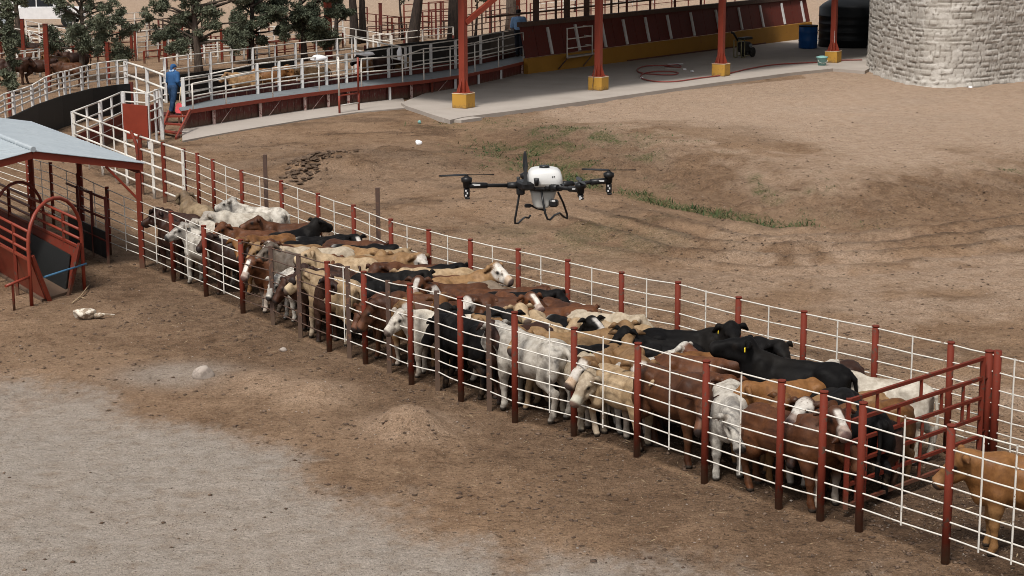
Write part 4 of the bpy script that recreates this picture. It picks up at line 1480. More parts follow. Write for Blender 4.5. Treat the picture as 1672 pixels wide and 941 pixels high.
half, zA = solve_gable(52, 249)
best = None
for L in np.linspace(1, 20, 800):
    q = PJ((*(Rr[:2] + eav_d * L), zR))
    e = abs(q[0] - 44)
    if best is None or e < best[0]: best = (e, L)
LEN = best[1]
print('shed', Rr, zR, 'half', half, zA, 'len', LEN, PJ((*(Rr[:2] + eav_d * LEN), zR)), PJ((*(Rr[:2] + gab_d * half), zA)))


def SP(w, l, z):
    return np.array([*(Rr[:2] + gab_d * w + eav_d * l), z])


def zroof(w, l=0.0):
    return zR + (zA - zR) * (1 - abs(w - half) / half) + .17 * l / LEN


shed = thing('open_shed', 'open shed with pale blue-grey metal gable roof over the cattle chute', 'shed', (*Rr[:2], 0))
for (w0, w1) in ((-.12, half), (half, 2 * half + .12)):
    b = MB()
    n = 44
    top = []
    for l in (-.10, LEN):
        for k in range(n * 4 + 1):
            w = w0 + (w1 - w0) * 1.0
    # corrugated across the length of the shed : ridges run from ridge to eave
    m = int(LEN / .05)
    rows = []
    for k in range(m + 1):
        l = -.12 + (LEN + .12) * k / m
        dz = (0.012 if k % 4 in (1, 2) else 0.0)
        rows.append([SP(w, l, zroof(w, l) + .05 + dz) for w in (w0, (w0 + w1) / 2, w1)])
    vs_, fs = [], []
    for r_ in rows:
        vs_ += r_ + [p - np.array([0, 0, .012]) for p in r_]
    for k in range(m):
        a = k * 6; c = a + 6
        for j in (0, 1):
            fs += [(a + j, a + j + 1, c + j + 1, c + j), (a + 3 + j, c + 3 + j, c + 4 + j, a + 4 + j)]
        fs += [(a, c, c + 3, a + 3), (a + 2, a + 5, c + 5, c + 2)]
    fs += [(0, 3, 4, 1), (1, 4, 5, 2)]
    e = m * 6
    fs += [(e, e + 1, e + 4, e + 3), (e + 1, e + 2, e + 5, e + 4)]
    b.add(vs_, fs)
    b.build('roof', 'roof', shed)
MB().tube([SP(half, -.13, zA + .075), SP(half, LEN, zA + .245)], .06, 8).build('ridge_cap', 'roof', shed)
for l in (-.02, LEN - .1):
    b = MB()
    for (w0, w1) in ((-.1, half), (half, 2 * half + .1)):
        b.bar(SP(w0, l, zroof(w0, l) - .05), SP(w1, l, zroof(w1, l) - .05), .07, .15)
    b.build('rafter', 'red_bright', shed)
for w in (.0, 2 * half):
    MB().bar(SP(w, 0.05, zR - .12), SP(w, LEN - .15, zR + .05), .09, .14).build('eave_beam', 'red', shed)
for w in (0, 2 * half):
    for l in (0, LEN * .5, LEN - .15):
        MB().bar(SP(w, l, -.05), SP(w, l, zR - .19), .11, .11).build('post', 'red', shed)
MB().bar(SP(.05, 0.0, zR - .75), SP(.72, 0.0, zroof(.72) - .13), .05, .05).build('brace', 'red_bright', shed)
# bent hook bar on the corner post
b = MB()
q = SP(-.10, .25, 0)
b.tube([q + np.array([0, 0, 1.2]), q + np.array([0, 0, zR + .12]), q + np.array([-.03, .05, zR + .40]), q + np.array([-.16, .2, zR + .66])], .035, 8)
b.build('corner_bar', 'red', shed)

# ---- squeeze chute
cA, cB = U(52, 500), U(138, 474)          # feet of the hoop
cd = (cB - cA)[:2]; cw = np.linalg.norm(cd); cd = cd / cw
ca = np.array([cd[1], -cd[0]])            # along the chute
if ca[0] > 0: ca = -ca
ca = np.array([-.90, .44]); ca = ca / np.linalg.norm(ca)
# length direction matches its top rails
p0, p1 = U(42, 372, 1.25), U(0, 351, 1.25)
ca = (p1 - p0)[:2]; ca = ca / np.linalg.norm(ca)


def CP(t, l, z):
    return np.array([*(cA[:2] + cd * (t * cw) + ca * l), z])


zt = ZT((cA + cB) / 2, 324)
ch = thing('cattle_chute', 'red steel cattle chute with arched hoops standing under the shed', 'cattle chute', (*cA[:2], 0))


def hoop(l, m, name='arch_hoop', r=.038):
    pts = [CP(0, l, -.03), CP(0, l, .7), CP(0, l, zt - .5 * cw)]
    for k in range(1, 12):
        a = math.pi * k / 12
        pts.append(CP(.5 - .5 * math.cos(a), l, zt - .5 * cw + .5 * cw * math.sin(a)))
    pts += [CP(1, l, zt - .5 * cw), CP(1, l, .7), CP(1, l, -.03)]
    MB().tube(pts, r, 10).build(name, m, ch)


hoop(0, 'red_bright')
CL = 6.5
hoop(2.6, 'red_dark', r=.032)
for t in (0.03, .97):
    q = .22 if t < .5 else -.22
    # sloping solid lower side, wider at the top
    b = MB()
    b.box8([CP(t + q, .02, .05), CP(t + q, CL, .05), CP(t + q + .02, CL, .05), CP(t + q + .02, .02, .05),
            CP(t, .02, .88), CP(t, CL, .88), CP(t + .02, CL, .88), CP(t + .02, .02, .88)])
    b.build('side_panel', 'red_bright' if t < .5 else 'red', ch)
    MB().bar(CP(t, 0, .90), CP(t, CL, .90), .05, .05).build('top_rail', 'red_bright', ch)
    for z in (1.08, 1.28, 1.48):
        MB().tube([CP(t, 0.02, z), CP(t, CL, z)], .030, 8).build('rail', 'red_bright', ch)
    for l in (1.1, 3.4, 5.2):
        MB().bar(CP(t, l, -.03), CP(t, l, 1.5), .06, .06).build('post', 'red', ch)
    # slanting jamb of the head gate
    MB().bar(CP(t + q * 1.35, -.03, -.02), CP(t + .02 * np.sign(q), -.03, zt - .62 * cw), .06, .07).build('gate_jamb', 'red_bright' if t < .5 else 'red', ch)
b = MB()
b.box8([CP(.70, .25, .03), CP(.70, 3.4, .03), CP(.72, 3.4, .03), CP(.72, .25, .03), CP(.885, .45, .70), CP(.885, 3.4, .74), CP(.90, 3.4, .74), CP(.90, .45, .70)])
b.build('rubber_liner', 'black', ch)
MB().tube([CP(.24, -.05, .52), CP(1.05, -.05, .55)], .022, 8).build('cross_bar', 'blue_bar', ch)
b = MB()
b.tube([CP(0, 0, .60), CP(-.42, .08, .52)], .03, 8)
b.build('lever', 'red_bright', ch)
MB().tube([CP(-.30, .06, .55), CP(-.30, .06, -.02)], .028, 8).build('prop', 'red', ch)
MB().slab([CP(.2, .05, 0)[:2], CP(.8, .05, 0)[:2], CP(.8, CL, 0)[:2], CP(.2, CL, 0)[:2]], .01, .06).build('floor_plate', 'brown', ch)
# second machine further back under the roof
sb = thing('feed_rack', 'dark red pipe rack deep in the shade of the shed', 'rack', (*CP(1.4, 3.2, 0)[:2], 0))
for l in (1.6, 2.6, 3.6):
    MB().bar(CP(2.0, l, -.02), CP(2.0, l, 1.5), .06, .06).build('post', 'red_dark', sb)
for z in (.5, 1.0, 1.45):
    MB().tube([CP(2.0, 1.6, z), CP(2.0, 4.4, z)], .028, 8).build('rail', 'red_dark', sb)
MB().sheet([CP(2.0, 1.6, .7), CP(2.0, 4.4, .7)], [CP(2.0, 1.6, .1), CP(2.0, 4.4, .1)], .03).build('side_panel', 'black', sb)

# ---- bleached remains and stones in front
s0 = U(140, 520)


def blob(name, mat, c, r, lab, cat, seed=0, sub=3, group=None, rz=0, jag=.25):
    me = bpy.data.meshes.new(name)
    bm = bmesh.new()
    bmesh.ops.create_icosphere(bm, subdivisions=sub, radius=1)
    rng = np.random.default_rng(seed)
    ph = rng.random((6, 3)) * 6
    kx = rng.normal(0, 1.6, (6, 3))
    pl = rng.normal(0, 1, (7, 3)); pl /= np.linalg.norm(pl, axis=1)[:, None]
    for v in bm.verts:
        p = np.array(v.co)
        for q in pl:                # knock flats off it
            d = p @ q
            if d > .72: p = p - q * (d - .72)
        w = sum(math.sin(kx[i] @ p + ph[i][0]) for i in range(6)) / 6
        p = p * (1 + jag * w)
        v.co = (p[0] * r[0], p[1] * r[1], p[2] * r[2])
    bm.to_mesh(me); bm.free()
    me.polygons.foreach_set('use_smooth', np.full(len(me.polygons), jag < .2))
    me.materials.append(MT[mat])
    o = bpy.data.objects.new(name, me)
    COL.objects.link(o)
    o.location = c
    o.rotation_euler = (0, 0, rz)
    return tag(o, lab, cat, group)


sk = thing('animal_skull', 'bleached white skull with a long bone lying on the dirt by the chute', 'skull', (s0[0], s0[1], height(s0[0], s0[1])))
k = blob('cranium', 'bone', (0, 0, .09), (.24, .17, .13), None, None, 4, 4, None, .2, .19); k.parent = sk
k = blob('jaw_bone', 'bone', (.24, -.02, .07), (.13, .07, .06), None, None, 9, 3, None, -.1, .19); k.parent = sk
b = MB(); b.tube([s0 + np.array([.30, 0, .08]), s0 + np.array([.42, .01, .075]), s0 + np.array([.56, .02, .06])], [.022, .017, .014], 8)
b.build('long_bone', 'bone', sk)
s1 = U(333, 618)
blob('field_stone', 'stone_pale', (s1[0], s1[1], height(s1[0], s1[1]) + .05), (.20, .15, .14), 'big flat-topped grey stone lying on the pale patch of the yard', 'stone', 12, 3, None, .4, .12)
s1 = U(463, 574)
blob('field_stone', 'stone_pale', (s1[0], s1[1], height(s1[0], s1[1]) + .02), (.075, .055, .05), 'small pale stone on the dirt beside the near fence', 'stone', 13, 2, None, .4, .12)
s1 = U(156, 482)
b = MB(); b.tube([U(118, 497) + np.array([0, 0, .03]), U(131, 488) + np.array([0, 0, .04]), U(141, 478) + np.array([0, 0, .08]), U(146, 470) + np.array([0, 0, .06])], .012, 6)
b.tube([U(131, 488) + np.array([0, 0, .04]), U(140, 490) + np.array([0, 0, .03])], .009, 6)
tag(b.build('dry_twig', 'straw'), 'forked pale twig lying at the foot of the chute', 'twig')
# heap of broken clods beyond the far fence
rng = np.random.default_rng(5)
for i in range(170):
    px = 507 + rng.normal(0, 27); py = 287 + rng.normal(0, 6.5) - (px - 505) * .22
    c = U(px, py)
    r0 = rng.uniform(.035, .105)
    hz = .10 * math.exp(-((px - 515) / 34) ** 2)
    blob('earth_clod', 'clod_dark', (c[0], c[1], height(c[0], c[1]) + hz * rng.random() + r0 * .15), (r0 * 1.25, r0, r0 * .5), 'clod of dark earth in the heap beyond the far fence', 'clod', 100 + i, 2,
         'clods of earth heaped beyond the far fence', rng.random() * 6, .45)
# ================================================================== BARN SIDE
def Vz(px, by, z=0.0):
    return U(px, by, z)


# slab
front = [U(*p, .15) for p in [(663, 173), (702, 186), (735, 196), (757, 191), (862, 178), (977, 162), (1090, 146), (1177, 134), (1290, 119), (1360, 112), (1412, 116)]]
back_l = U(655, 168, .15)
far1, far2 = U(1420, 60, .15), U(860, 122, .15)
sl_poly = [back_l] + front + [U(1440, 100, .15), U(1440, 55, .15), U(1300, 58, .15), U(1100, 84, .15), U(860, 112, .15), U(780, 130, .15), U(700, 150, .15)]
o = MB().slab([p[:2] for p in sl_poly], -.12, .15).build('barn_floor', 'concrete')
o['kind'] = 'structure'
strip_f = [U(*p, .05) for p in [(298, 230), (345, 221), (420, 208), (500, 195), (585, 183), (664, 176)]]
strip_b = [U(*p, .05) for p in [(658, 160), (560, 170), (490, 178), (420, 186), (340, 200), (296, 212)]]
o = MB().slab([p[:2] for p in strip_f + strip_b], -.12, .05).build('path', 'concrete')
o['kind'] = 'structure'
# drain channel lip beside the slab
o = MB().bar(U(664, 176, .03), U(738, 200, .03), .28, .10).build('kerb', 'concrete'); o['kind'] = 'structure'
o = MB().bar(U(738, 198, .06), U(772, 193, .06), .9, .12).build('kerb', 'concrete'); o['kind'] = 'structure'

# columns on ochre pedestals
barn_dir = (U(1360, 108, .15) - U(757, 182, .15))[:2]; barn_dir /= np.linalg.norm(barn_dir)
barn_rz = math.atan2(barn_dir[1], barn_dir[0])
barn_n = np.array([-barn_dir[1], barn_dir[0]])
COLS = [(757, 180, 'first red column from the walkway, on an ochre pedestal', 1), (977, 151, 'red column on an ochre pedestal beside the coiled hose', 0),
        (1177, 128, 'red column on an ochre pedestal in front of the black machine', 0), (1360, 106, 'red column on an ochre pedestal with a bucket at its foot', 0)]
for (x, y, lab, br) in COLS:
    c = U(x, y - 4, .15)
    S = .66
    t = thing('barn_column', lab, 'column', (c[0], c[1], .15), 'red barn columns on ochre pedestals')
    hp = .56
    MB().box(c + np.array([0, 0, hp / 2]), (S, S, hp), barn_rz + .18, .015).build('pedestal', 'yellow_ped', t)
    MB().box(c + np.array([0, 0, hp + .012]), (S + .02, S + .02, .03), barn_rz + .18, .01).build('cap_edge', 'edge_white', t)
    MB().box(c + np.array([0, 0, hp + 2.75]), (.26, .26, 5.4), barn_rz + .18).build('shaft', 'red_bright', t)
    g = MB()
    for a in range(4):
        an = barn_rz + .18 + a * math.pi / 2
        e = np.array([math.cos(an), math.sin(an), 0]); p = np.array([-e[1], e[0], 0]) * .012
        z0 = hp + .03
        A = c + np.array([0, 0, z0])
        q = [A + e * .13, A + e * .31, A + e * .31 + np.array([0, 0, .05]), A + e * .13 + np.array([0, 0, .55])]
        g.box8([q[0] - p, q[1] - p, q[2] - p, q[3] - p, q[0] + p, q[1] + p, q[2] + p, q[3] + p])
    g.box(c + np.array([0, 0, hp + .042]), (.6, .6, .025), barn_rz + .18)
    g.build('foot_bracket', 'red_bright', t)
    if br:
        MB().bar(c + np.array([.1, 0, hp + 2.75]), c + np.array([1.3, .9, hp + 3.7]), .16, .2).build('brace', 'red_bright', t)
    if x == 1360:
        MB().box(c + np.array([.03, -.145, hp + .75]), (.07, .012, .6), barn_rz + .18).build('paint_patch', 'white_post', t)
    if x == 977:
        b = MB(); b.bar(c + np.array([-.30, -.36, .02]), c + np.array([-.16, -.2, .95]), .04, .02); b.build('strap', 'brown', t)
c = U(537, 96, .0)
t = thing('barn_column', 'red column standing behind the alley without a pedestal in view', 'column', (c[0], c[1], 0))
MB().box(c + np.array([0, 0, 2.9]), (.30, .30, 5.8), barn_rz + .1).build('shaft', 'red_bright', t)

# roof over the floor, above the picture
rc0 = U(757, 180, .15)[:2] - barn_dir * 1.5 - barn_n * -.2
o = thing('barn_roof', 'barn roof carried by the red columns', 'roof', (*rc0, 5.8))
L_ = 38
q = [rc0, rc0 + barn_dir * L_, rc0 + barn_dir * L_ + barn_n * 12, rc0 + barn_n * 12]
MB().slab(q, 5.85, 6.0).build('roof_sheet', 'roof', o)

# ochre wall with leaning red boards above
wl = [U(862, 121, .15), U(1325, 62, .15)]
wd = (wl[1] - wl[0])[:2]; WL = np.linalg.norm(wd); wd /= WL
wn = np.array([wd[1], -wd[0]])        # towards the camera
if wn[1] > 0: wn = -wn
zw0, zw1 = ZT(wl[0], 96), ZT(wl[1], 36)
zr0, zr1 = ZT(wl[0], 44), ZT(wl[1], -3)
print('barn wall', WL, zw0, zw1, zr0, zr1)


def WP(s, out, z):
    return np.array([*(wl[0][:2] + wd * s + wn * out), z])


bw = thing('barn_wall', 'low ochre wall topped by leaning red boards with white battens', 'wall', (*wl[0][:2], 0))
b = MB()
b.box8([WP(0, 0, .1), WP(WL, 0, .1), WP(WL, -.25, .1), WP(0, -.25, .1), WP(0, 0, zw0), WP(WL, 0, zw1), WP(WL, -.25, zw1), WP(0, -.25, zw0)])
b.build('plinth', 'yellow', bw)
MB().bar(WP(9, .02, .19), WP(WL * .8, .02, .19), .05, .07).build('skirting', 'red_dark', bw)
def SL(s, f, out=0.0):
    """spot on the leaning board face: f 0 bottom, 1 top"""
    z0 = zw0 + (zw1 - zw0) * s / WL; z1 = zr0 + (zr1 - zr0) * s / WL
    return WP(s, -.12 - .35 * f + out, z0 + .02 + (z1 - z0) * f)


nb = 11
edges = [0.0, 5.1, 9.9, 13.2] + [13.2 + (WL - 13.2) * k / 7 for k in range(1, 8)]
xs_b = [897, 942, 985, 1020, 1056, 1092, 1130, 1171, 1208, 1243, 1278, 1310, 1345]


def s_at(px):
    lo, hi = 0, WL
    for _ in range(40):
        m = (lo + hi) / 2
        if PJ(SL(m, .4))[0] < px: lo = m
        else: hi = m
    return lo


ss = [0] + [s_at(x) for x in xs_b if s_at(x) < WL - .1] + [WL]
for a, c in zip(ss[:-1], ss[1:]):
    b = MB()
    m = (a + c) / 2
    for (u, v) in ((a + .01, m - .02), (m + .02, c - .01)):
        b.box8([SL(u, 0), SL(v, 0), SL(v, 0, -.05), SL(u, 0, -.05), SL(u, 1), SL(v, 1), SL(v, 1, -.05), SL(u, 1, -.05)])
    b.build('red_board', 'red_dark', bw)
for a in ss[1:-1]:
    MB().bar(SL(a, .03, .05), SL(a, .88, .05), .16, .08, (*wn, 0)).build('batten', 'white_post', bw)
MB().bar(SL(0, 1.04), SL(WL, 1.04), .3, .22).build('top_beam', 'brown', bw)
# dark posts and second beam of the building behind the boards
for x in (893, 925, 943, 975, 1000, 1015, 1040, 1078, 1118, 1160, 1200, 1248, 1290):
    s = s_at(x)
    wdt = .30 if x in (893, 943, 975) else .12
    MB().bar(WP(s, -.9, .1), WP(s, -.9, 5.7), wdt, wdt).build('back_post', 'brown' if x % 2 else 'red_dark', bw)
MB().bar(WP(-2, -.95, 2.9), WP(WL, -.95, 3.4), .1, .08).build('back_rail', 'brown', bw)

# ramp gate in front of the wall
b0, b1 = U(926, 92, .86), U(967, 86, .86)
t = thing('railing', 'small white rail frame on the ledge of the ochre wall', 'railing', (*b0[:2], .8))
z1 = ZT(b0, 46)
for p in (b0, b1):
    MB().tube([P3(p[:2], .78), P3(p[:2], z1)], .035, 6).build('post', 'white', t)
for f_ in (.98, .62, .30):
    MB().tube([P3(b0[:2], .8 + (z1 - .8) * f_), P3(b1[:2], .8 + (z1 - .8) * f_)], .03, 6).build('rail', 'white', t)
e0 = b1 + np.array([-1.0, 1.5, 0])
for f_ in (.95, .62, .30):
    MB().tube([P3(b1[:2], .8 + (z1 - .8) * f_), P3(e0[:2], .8 + (z1 - .8) * f_)], .028, 6).build('rail', 'white', t)
MB().slab([b0[:2], b1[:2], WP(s_at(970), .02, 0)[:2], WP(s_at(918), .02, 0)[:2]], .74, .82).build('ledge', 'concrete', t)
for p_, s__ in ((b0, s_at(903)), (b1, s_at(944))):
    MB().bar(P3(p_[:2], .74), WP(s__, .05, .2), .05, .05).build('brace', 'brown', t)

# ---- blue drum, black tank
c = U(1319, 79, .15)
hB = ZT(c, 40) - .15; rB = .53
t = thing('plastic_drum', 'blue plastic drum against the end of the ochre wall', 'drum', (c[0], c[1], .15))
MB().lathe((c[0], c[1], .15), [(0.01, 0), (rB * .93, 0), (rB, .05), (rB, hB * .3), (rB * 1.03, hB * .33), (rB, hB * .36), (rB, hB * .64), (rB * 1.03, hB * .67), (rB, hB * .7), (rB * .98, hB * .94), (rB * .9, hB * .96), (rB * .9, hB * .93), (.01, hB * .93)], 28).build('body', 'blue_plastic', t)
MB().lathe((c[0], c[1], .15 + hB * .9), [(rB * .93, 0), (rB * 1.02, .01), (rB * 1.02, .09), (rB * .93, .1)], 28, True, False).build('rim', 'tank', t)
b = MB()
for d_ in ((.2, .1), (-.2, -.05)):
    b.lathe((c[0] + d_[0], c[1] + d_[1], .15 + hB * .93), [(.06, 0), (.06, .05), (.01, .05)], 10)
b.build('bung', 'red', t)
c = U(1398, 79, .15)
rT = 1.85
c = np.array([c[0], c[1] + rT * .9, .15])
hT = ZT((c[0], c[1] - rT * .9), 8) - .15
t = thing('water_tank', 'big ribbed black plastic water tank behind the last column', 'tank', (c[0], c[1], .15))
pr = [(.01, 0), (rT, 0)]
for k in range(1, 5):
    z = hT * .9 * k / 5
    pr += [(rT, z - .04), (rT * 1.02, z), (rT, z + .04)]
pr += [(rT, hT * .92), (rT * .9, hT * .99), (rT * .75, hT * 1.06), (rT * .4, hT * 1.2), (.35, hT * 1.27), (.01, hT * 1.27)]
MB().lathe(c, pr, 40).build('body', 'tank', t)
MB().lathe(c + np.array([0, 0, hT * 1.27]), [(.34, 0), (.36, .03), (.36, .12), (.30, .15), (.01, .16)], 20).build('lid', 'tank', t)

# ---- machine by the wall
c = U(1213, 94, .15)
t = thing('engine_pump', 'black engine pump on a khaki tube frame with a handle by the ochre wall', 'pump', (c[0], c[1], .15))
def E3(x, y, z):
    return c + np.array([*(wd * x + wn * y), z])
f = MB()
for y in (-.22, .22):
    f.tube([E3(-.60, y, .05), E3(-.62, y, .95), E3(-.25, y, .95), E3(-.25, y, .0), E3(-.60, y, .05)], .035, 6)
    f.tube([E3(-.25, y, .08), E3(.55, y, .12)], .03, 6)
f.tube([E3(-.62, -.22, .95), E3(-.62, .22, .95)], .03, 6)
f.build('frame', 'machine_frame', t)
MB().tube([E3(-.62, 0, .95), E3(-1.1, 0, 1.35), E3(-1.3, 0, 1.38)], .06, 8).build('handle', 'machine', t)
b = MB(); b.box(E3(.12, 0, .55), (.62, .5, .55), barn_rz, .06); b.box(E3(.35, 0, .30), (.4, .45, .35), barn_rz, .05); b.build('engine_block', 'machine', t)
b = MB(); b.box(E3(.2, 0, 1.0), (.95, .42, .13), barn_rz, .05); b.tube([E3(.5, 0, 1.0), E3(.95, 0, .98)], .05, 8); b.build('fuel_tank', 'machine', t)
for y in (-.28, .28):
    w = MB(); w.tube([E3(.55, y - .05, .26), E3(.55, y + .05, .26)], .26, 18); w.build('wheel', 'machine', t)
b = MB(); b.tube([E3(.3, .2, .62), E3(.35, .34, .6)], .12, 12); b.build('recoil_cover', 'deck', t)

# ---- hose
hz = .15 + .04
hp_ = [(1085, 108), (1110, 110), (1108, 106), (1085, 107), (1055, 108), (1041, 113), (1046, 119), (1075, 122), (1100, 122), (1107, 119), (1095, 117), (1070, 117), (1052, 120), (1046, 125), (1053, 130), (1075, 133.5), (1105, 133), (1140, 128), (1176, 123.5), (1195, 119), (1225, 112), (1262, 106), (1300, 103.5), (1340, 101.5), (1360, 99), (1414, 98)]
pts = [U(*p, hz) for p in hp_]
sm = []
for i in range(len(pts) - 1):
    p0_, p1_, p2_, p3_ = pts[max(i - 1, 0)], pts[i], pts[i + 1], pts[min(i + 2, len(pts) - 1)]
    for k_ in range(6):
        t_ = k_ / 6
        sm.append(.5 * ((2 * p1_) + (p2_ - p0_) * t_ + (2 * p0_ - 5 * p1_ + 4 * p2_ - p3_) * t_ ** 2 + (3 * p1_ - p0_ - 3 * p2_ + p3_) * t_ ** 3))
tag(MB().tube(sm, .032, 6).build('hose', 'hose'), 'red hose coiled on the concrete floor and trailing to the right', 'hose')
for i, (px, py, L_) in enumerate(((1090, 105, .8), (1085, 112, 1.0), (1130, 117, .12), (1118, 114, .12), (1048, 128, .1))):
    a = U(px, py, .17)
    b = MB()
    if L_ > .3: b.bar(a, a + np.array([L_, .15, 0]), .10, .03)
    else: b.box(a + np.array([0, 0, .02]), (L_ * 1.3, L_, .07), i, .015)
    tag(b.build('scrap', 'litter' if i != 1 else 'concrete'), ('pale strip of scrap lying beside the hose coil' if L_ > .3 else 'tiny pale scrap on the concrete by the hose'), 'scrap', 'pale scraps by the hose coil')

# ---- bucket
c = U(1342, 107, .15)
t = thing('bucket', 'pale teal bucket at the foot of the last column', 'bucket', (c[0], c[1], .15))
MB().lathe((c[0], c[1], .15), [(.01, 0), (.20, 0), (.25, .36), (.29, .37), (.29, .42), (.25, .42), (.22, .1), (.01, .08)], 20).build('body', 'teal', t)
MB().lathe((c[0], c[1], .52), [(.01, .02), (.30, 0), (.30, .06), (.12, .11), (.01, .12)], 20).build('lid', 'teal', t)
MB().tube([c + np.array([.25 * math.cos(a), -.28, .30 + .17 * math.sin(a) * -1]) for a in np.linspace(0, math.pi, 9)], .012, 5).build('handle', 'white', t)

# ---- stone building with a rounded corner
base_px = [(1419, 70), (1419, 112), (1424, 117), (1434, 122), (1450, 128), (1468, 133), (1487, 137.5), (1505, 141), (1525, 142.5), (1550, 143), (1580, 142), (1610, 139.5), (1640, 135.5), (1672, 131), (1740, 121), (1850, 104)]
bp = [U(*p)[:2] for p in base_px]
# resample evenly
def resample(pts_, step):
    out = [pts_[0]]; 
    cum = np.concatenate([[0], np.cumsum([np.linalg.norm(b - a) for a, b in zip(pts_[:-1], pts_[1:])])])
    n = int(cum[-1] / step)
    t = np.linspace(0, cum[-1], n + 1)
    P_ = np.array(pts_)
    return np.stack([np.interp(t, cum, P_[:, 0]), np.interp(t, cum, P_[:, 1])], -1), t
LP, LT = resample(bp, .055)
# smooth
for _ in range(25):
    LP[1:-1] = .25 * LP[:-2] + .5 * LP[1:-1] + .25 * LP[2:]
HT = 6.2
ZZ = np.arange(0, HT, .055)
S_, Z_ = np.meshgrid(LT, ZZ, indexing='ij')
rngb = np.random.default_rng(9)
Zw = Z_ + .10 * (fbm(S_ * .35, Z_ * .3, 3, 401) - .5) + .20 * (vnoise(S_ * .8, Z_ * .6, 5) - .5)
courses = np.cumsum(rngb.uniform(.13, .29, 60)); courses = np.concatenate([[0], courses])
ci = np.searchsorted(courses, Zw) - 1
ci = np.clip(ci, 0, len(courses) - 2)
zlo = courses[ci]; zhi = courses[ci + 1]
fz = np.minimum(Zw - zlo, zhi - Zw)
sd_ = np.zeros_like(S_); stone = np.zeros_like(S_, dtype=int); fs_ = np.zeros_like(S_)
for r_ in range(len(courses) - 1):
    m = ci == r_
    if not m.any(): continue
    ed = np.cumsum(rngb.uniform(.2, .66, 200)) - rngb.uniform(0, .6)
    sw = S_[m] + .05 * np.sin(Zw[m] * 9 + r_)
    k = np.searchsorted(ed, sw)
    k = np.clip(k, 1, len(ed) - 1)
    fs_[m] = np.minimum(sw - ed[k - 1], ed[k] - sw)
    stone[m] = r_ * 131 + k
edge = np.minimum(fz, fs_) + .03 * (fbm(S_ * 7, Z_ * 7, 2, 77) - .5)
rs = rngb.random(20000); rt = rngb.random(20000)
prof = sstep(edge, .002, .03)
disp = prof * (.03 + .05 * rs[stone % 20000]) + .03 * (fbm(S_ * 4.5, Z_ * 4.5, 3, 421) - .5) * prof
tang = np.gradient(LP, axis=0); tang /= np.linalg.norm(tang, axis=1)[:, None]
nrm = np.stack([tang[:, 1], -tang[:, 0]], -1)
bulge = .16 * np.exp(-Z_ / .35) * (.5 + fbm(S_ * 1.2, Z_ * 0, 3, 3))
VX = LP[:, None, 0] + nrm[:, None, 0] * (disp + bulge); VY = LP[:, None, 1] + nrm[:, None, 1] * (disp + bulge)
me = bpy.data.meshes.new('stone_face')
V = np.stack([VX, VY, Z_ - .1], -1).reshape(-1, 3)
n0, n1 = Z_.shape
idx = np.arange(n0 * n1).reshape(n0, n1)
F = np.stack([idx[:-1, :-1], idx[1:, :-1], idx[1:, 1:], idx[:-1, 1:]], -1).reshape(-1, 4)
sbt = thing('stone_building', 'pale rough-stone building with a rounded corner at the edge of the yard', 'building', (LP[0][0], LP[0][1], 0))
off = np.array([LP[0][0], LP[0][1], 0])
me = mesh_from(V - off, F, 'stone_face')
for nm, arr in (('mortar', 1 - sstep(edge, .0, .026)), ('tone', rt[stone % 20000])):
    at = me.attributes.new(nm, 'FLOAT', 'POINT'); at.data.foreach_set('value', arr.astype(np.float32).ravel())
k = NT('rough_pale_stone')
p = k.geo()
nz = k.noise(p, 2.2, 5, .6); n9 = k.noise(p, 16, 5, .7)
c = k.mix(k.attr('tone'), (.40, .37, .33), (.52, .49, .45))
c = k.mix(k.ramp(nz, .50, .72, 0, .55), c, (.26, .235, .20))
c = k.mix(k.ramp(n9, .45, .75, 0, .5), c, (.20, .18, .155))
c = k.mix(k.math('MULTIPLY', k.attr('mortar'), .8), c, (.17, .145, .115))
k.col(c); k.rough(.92, .15); k.bump(n9, .6, .03)
me.materials.append(k.m)
o = bpy.data.objects.new('stone_face', me); COL.objects.link(o); o.parent = sbt
# core of the building
core = [tuple(LP[i] - nrm[i] * .05) for i in range(0, len(LP), 6)] + [(LP[-1][0] + 3, LP[-1][1] + 22), (LP[0][0] + 1, LP[0][1] + 14)]
MB().slab(core, 0, HT - .15).build('wall_core', 'stone_pale', sbt)
for (px, py, m, lab, r_) in ((1449, 121, 'teal', 'crumpled blue litter against the foot of the stone building', (.14, .10, .10)), (1581, 142, 'litter', 'scrap of white litter at the foot of the stone building', (.12, .08, .06)),
                            (684, 236, 'litter', 'scrap of white litter lying on the dirt before the concrete', (.16, .12, .10)), (685, 201, 'teal', 'green-white bottle scrap near the concrete strip', (.07, .05, .08))):
    c = U(px, py)
    blob('litter', m, (c[0], c[1] - (.35 if px > 1400 else 0), height(c[0], c[1]) + r_[2] * .6), r_, lab, 'litter', int(px), 2, None, 0, .3)
# ================================================================== RAISED WALKWAY AND ALLEY
ZD = .72
outer = [U(*p, ZD) for p in [(296, 182), (345, 174.5), (420, 163.5), (490, 154), (560, 145.5), (630, 138), (700, 130.5), (760, 121.5), (812, 111), (866, 98)]]
inner = [U(*p, ZD) for p in [(292, 176), (345, 163), (421, 153), (494, 144), (566, 135), (635, 127), (704, 118), (744, 112), (790, 103), (866, 87)]]
wk = thing('raised_walkway', 'raised walkway with grey plank deck over faded red boarding along the alley', 'walkway', (*outer[4][:2], 0))
poly = [p[:2] for p in outer] + [p[:2] for p in reversed(inner)]
MB().slab(poly, ZD - .05, ZD).build('deck', 'deck', wk)
for a, c in zip(outer[:-1], outer[1:]):
    MB().bar(a + np.array([0, -.02, -.06]), c + np.array([0, -.02, -.06]), .05, .14).build('edge_beam', 'red_bright', wk)
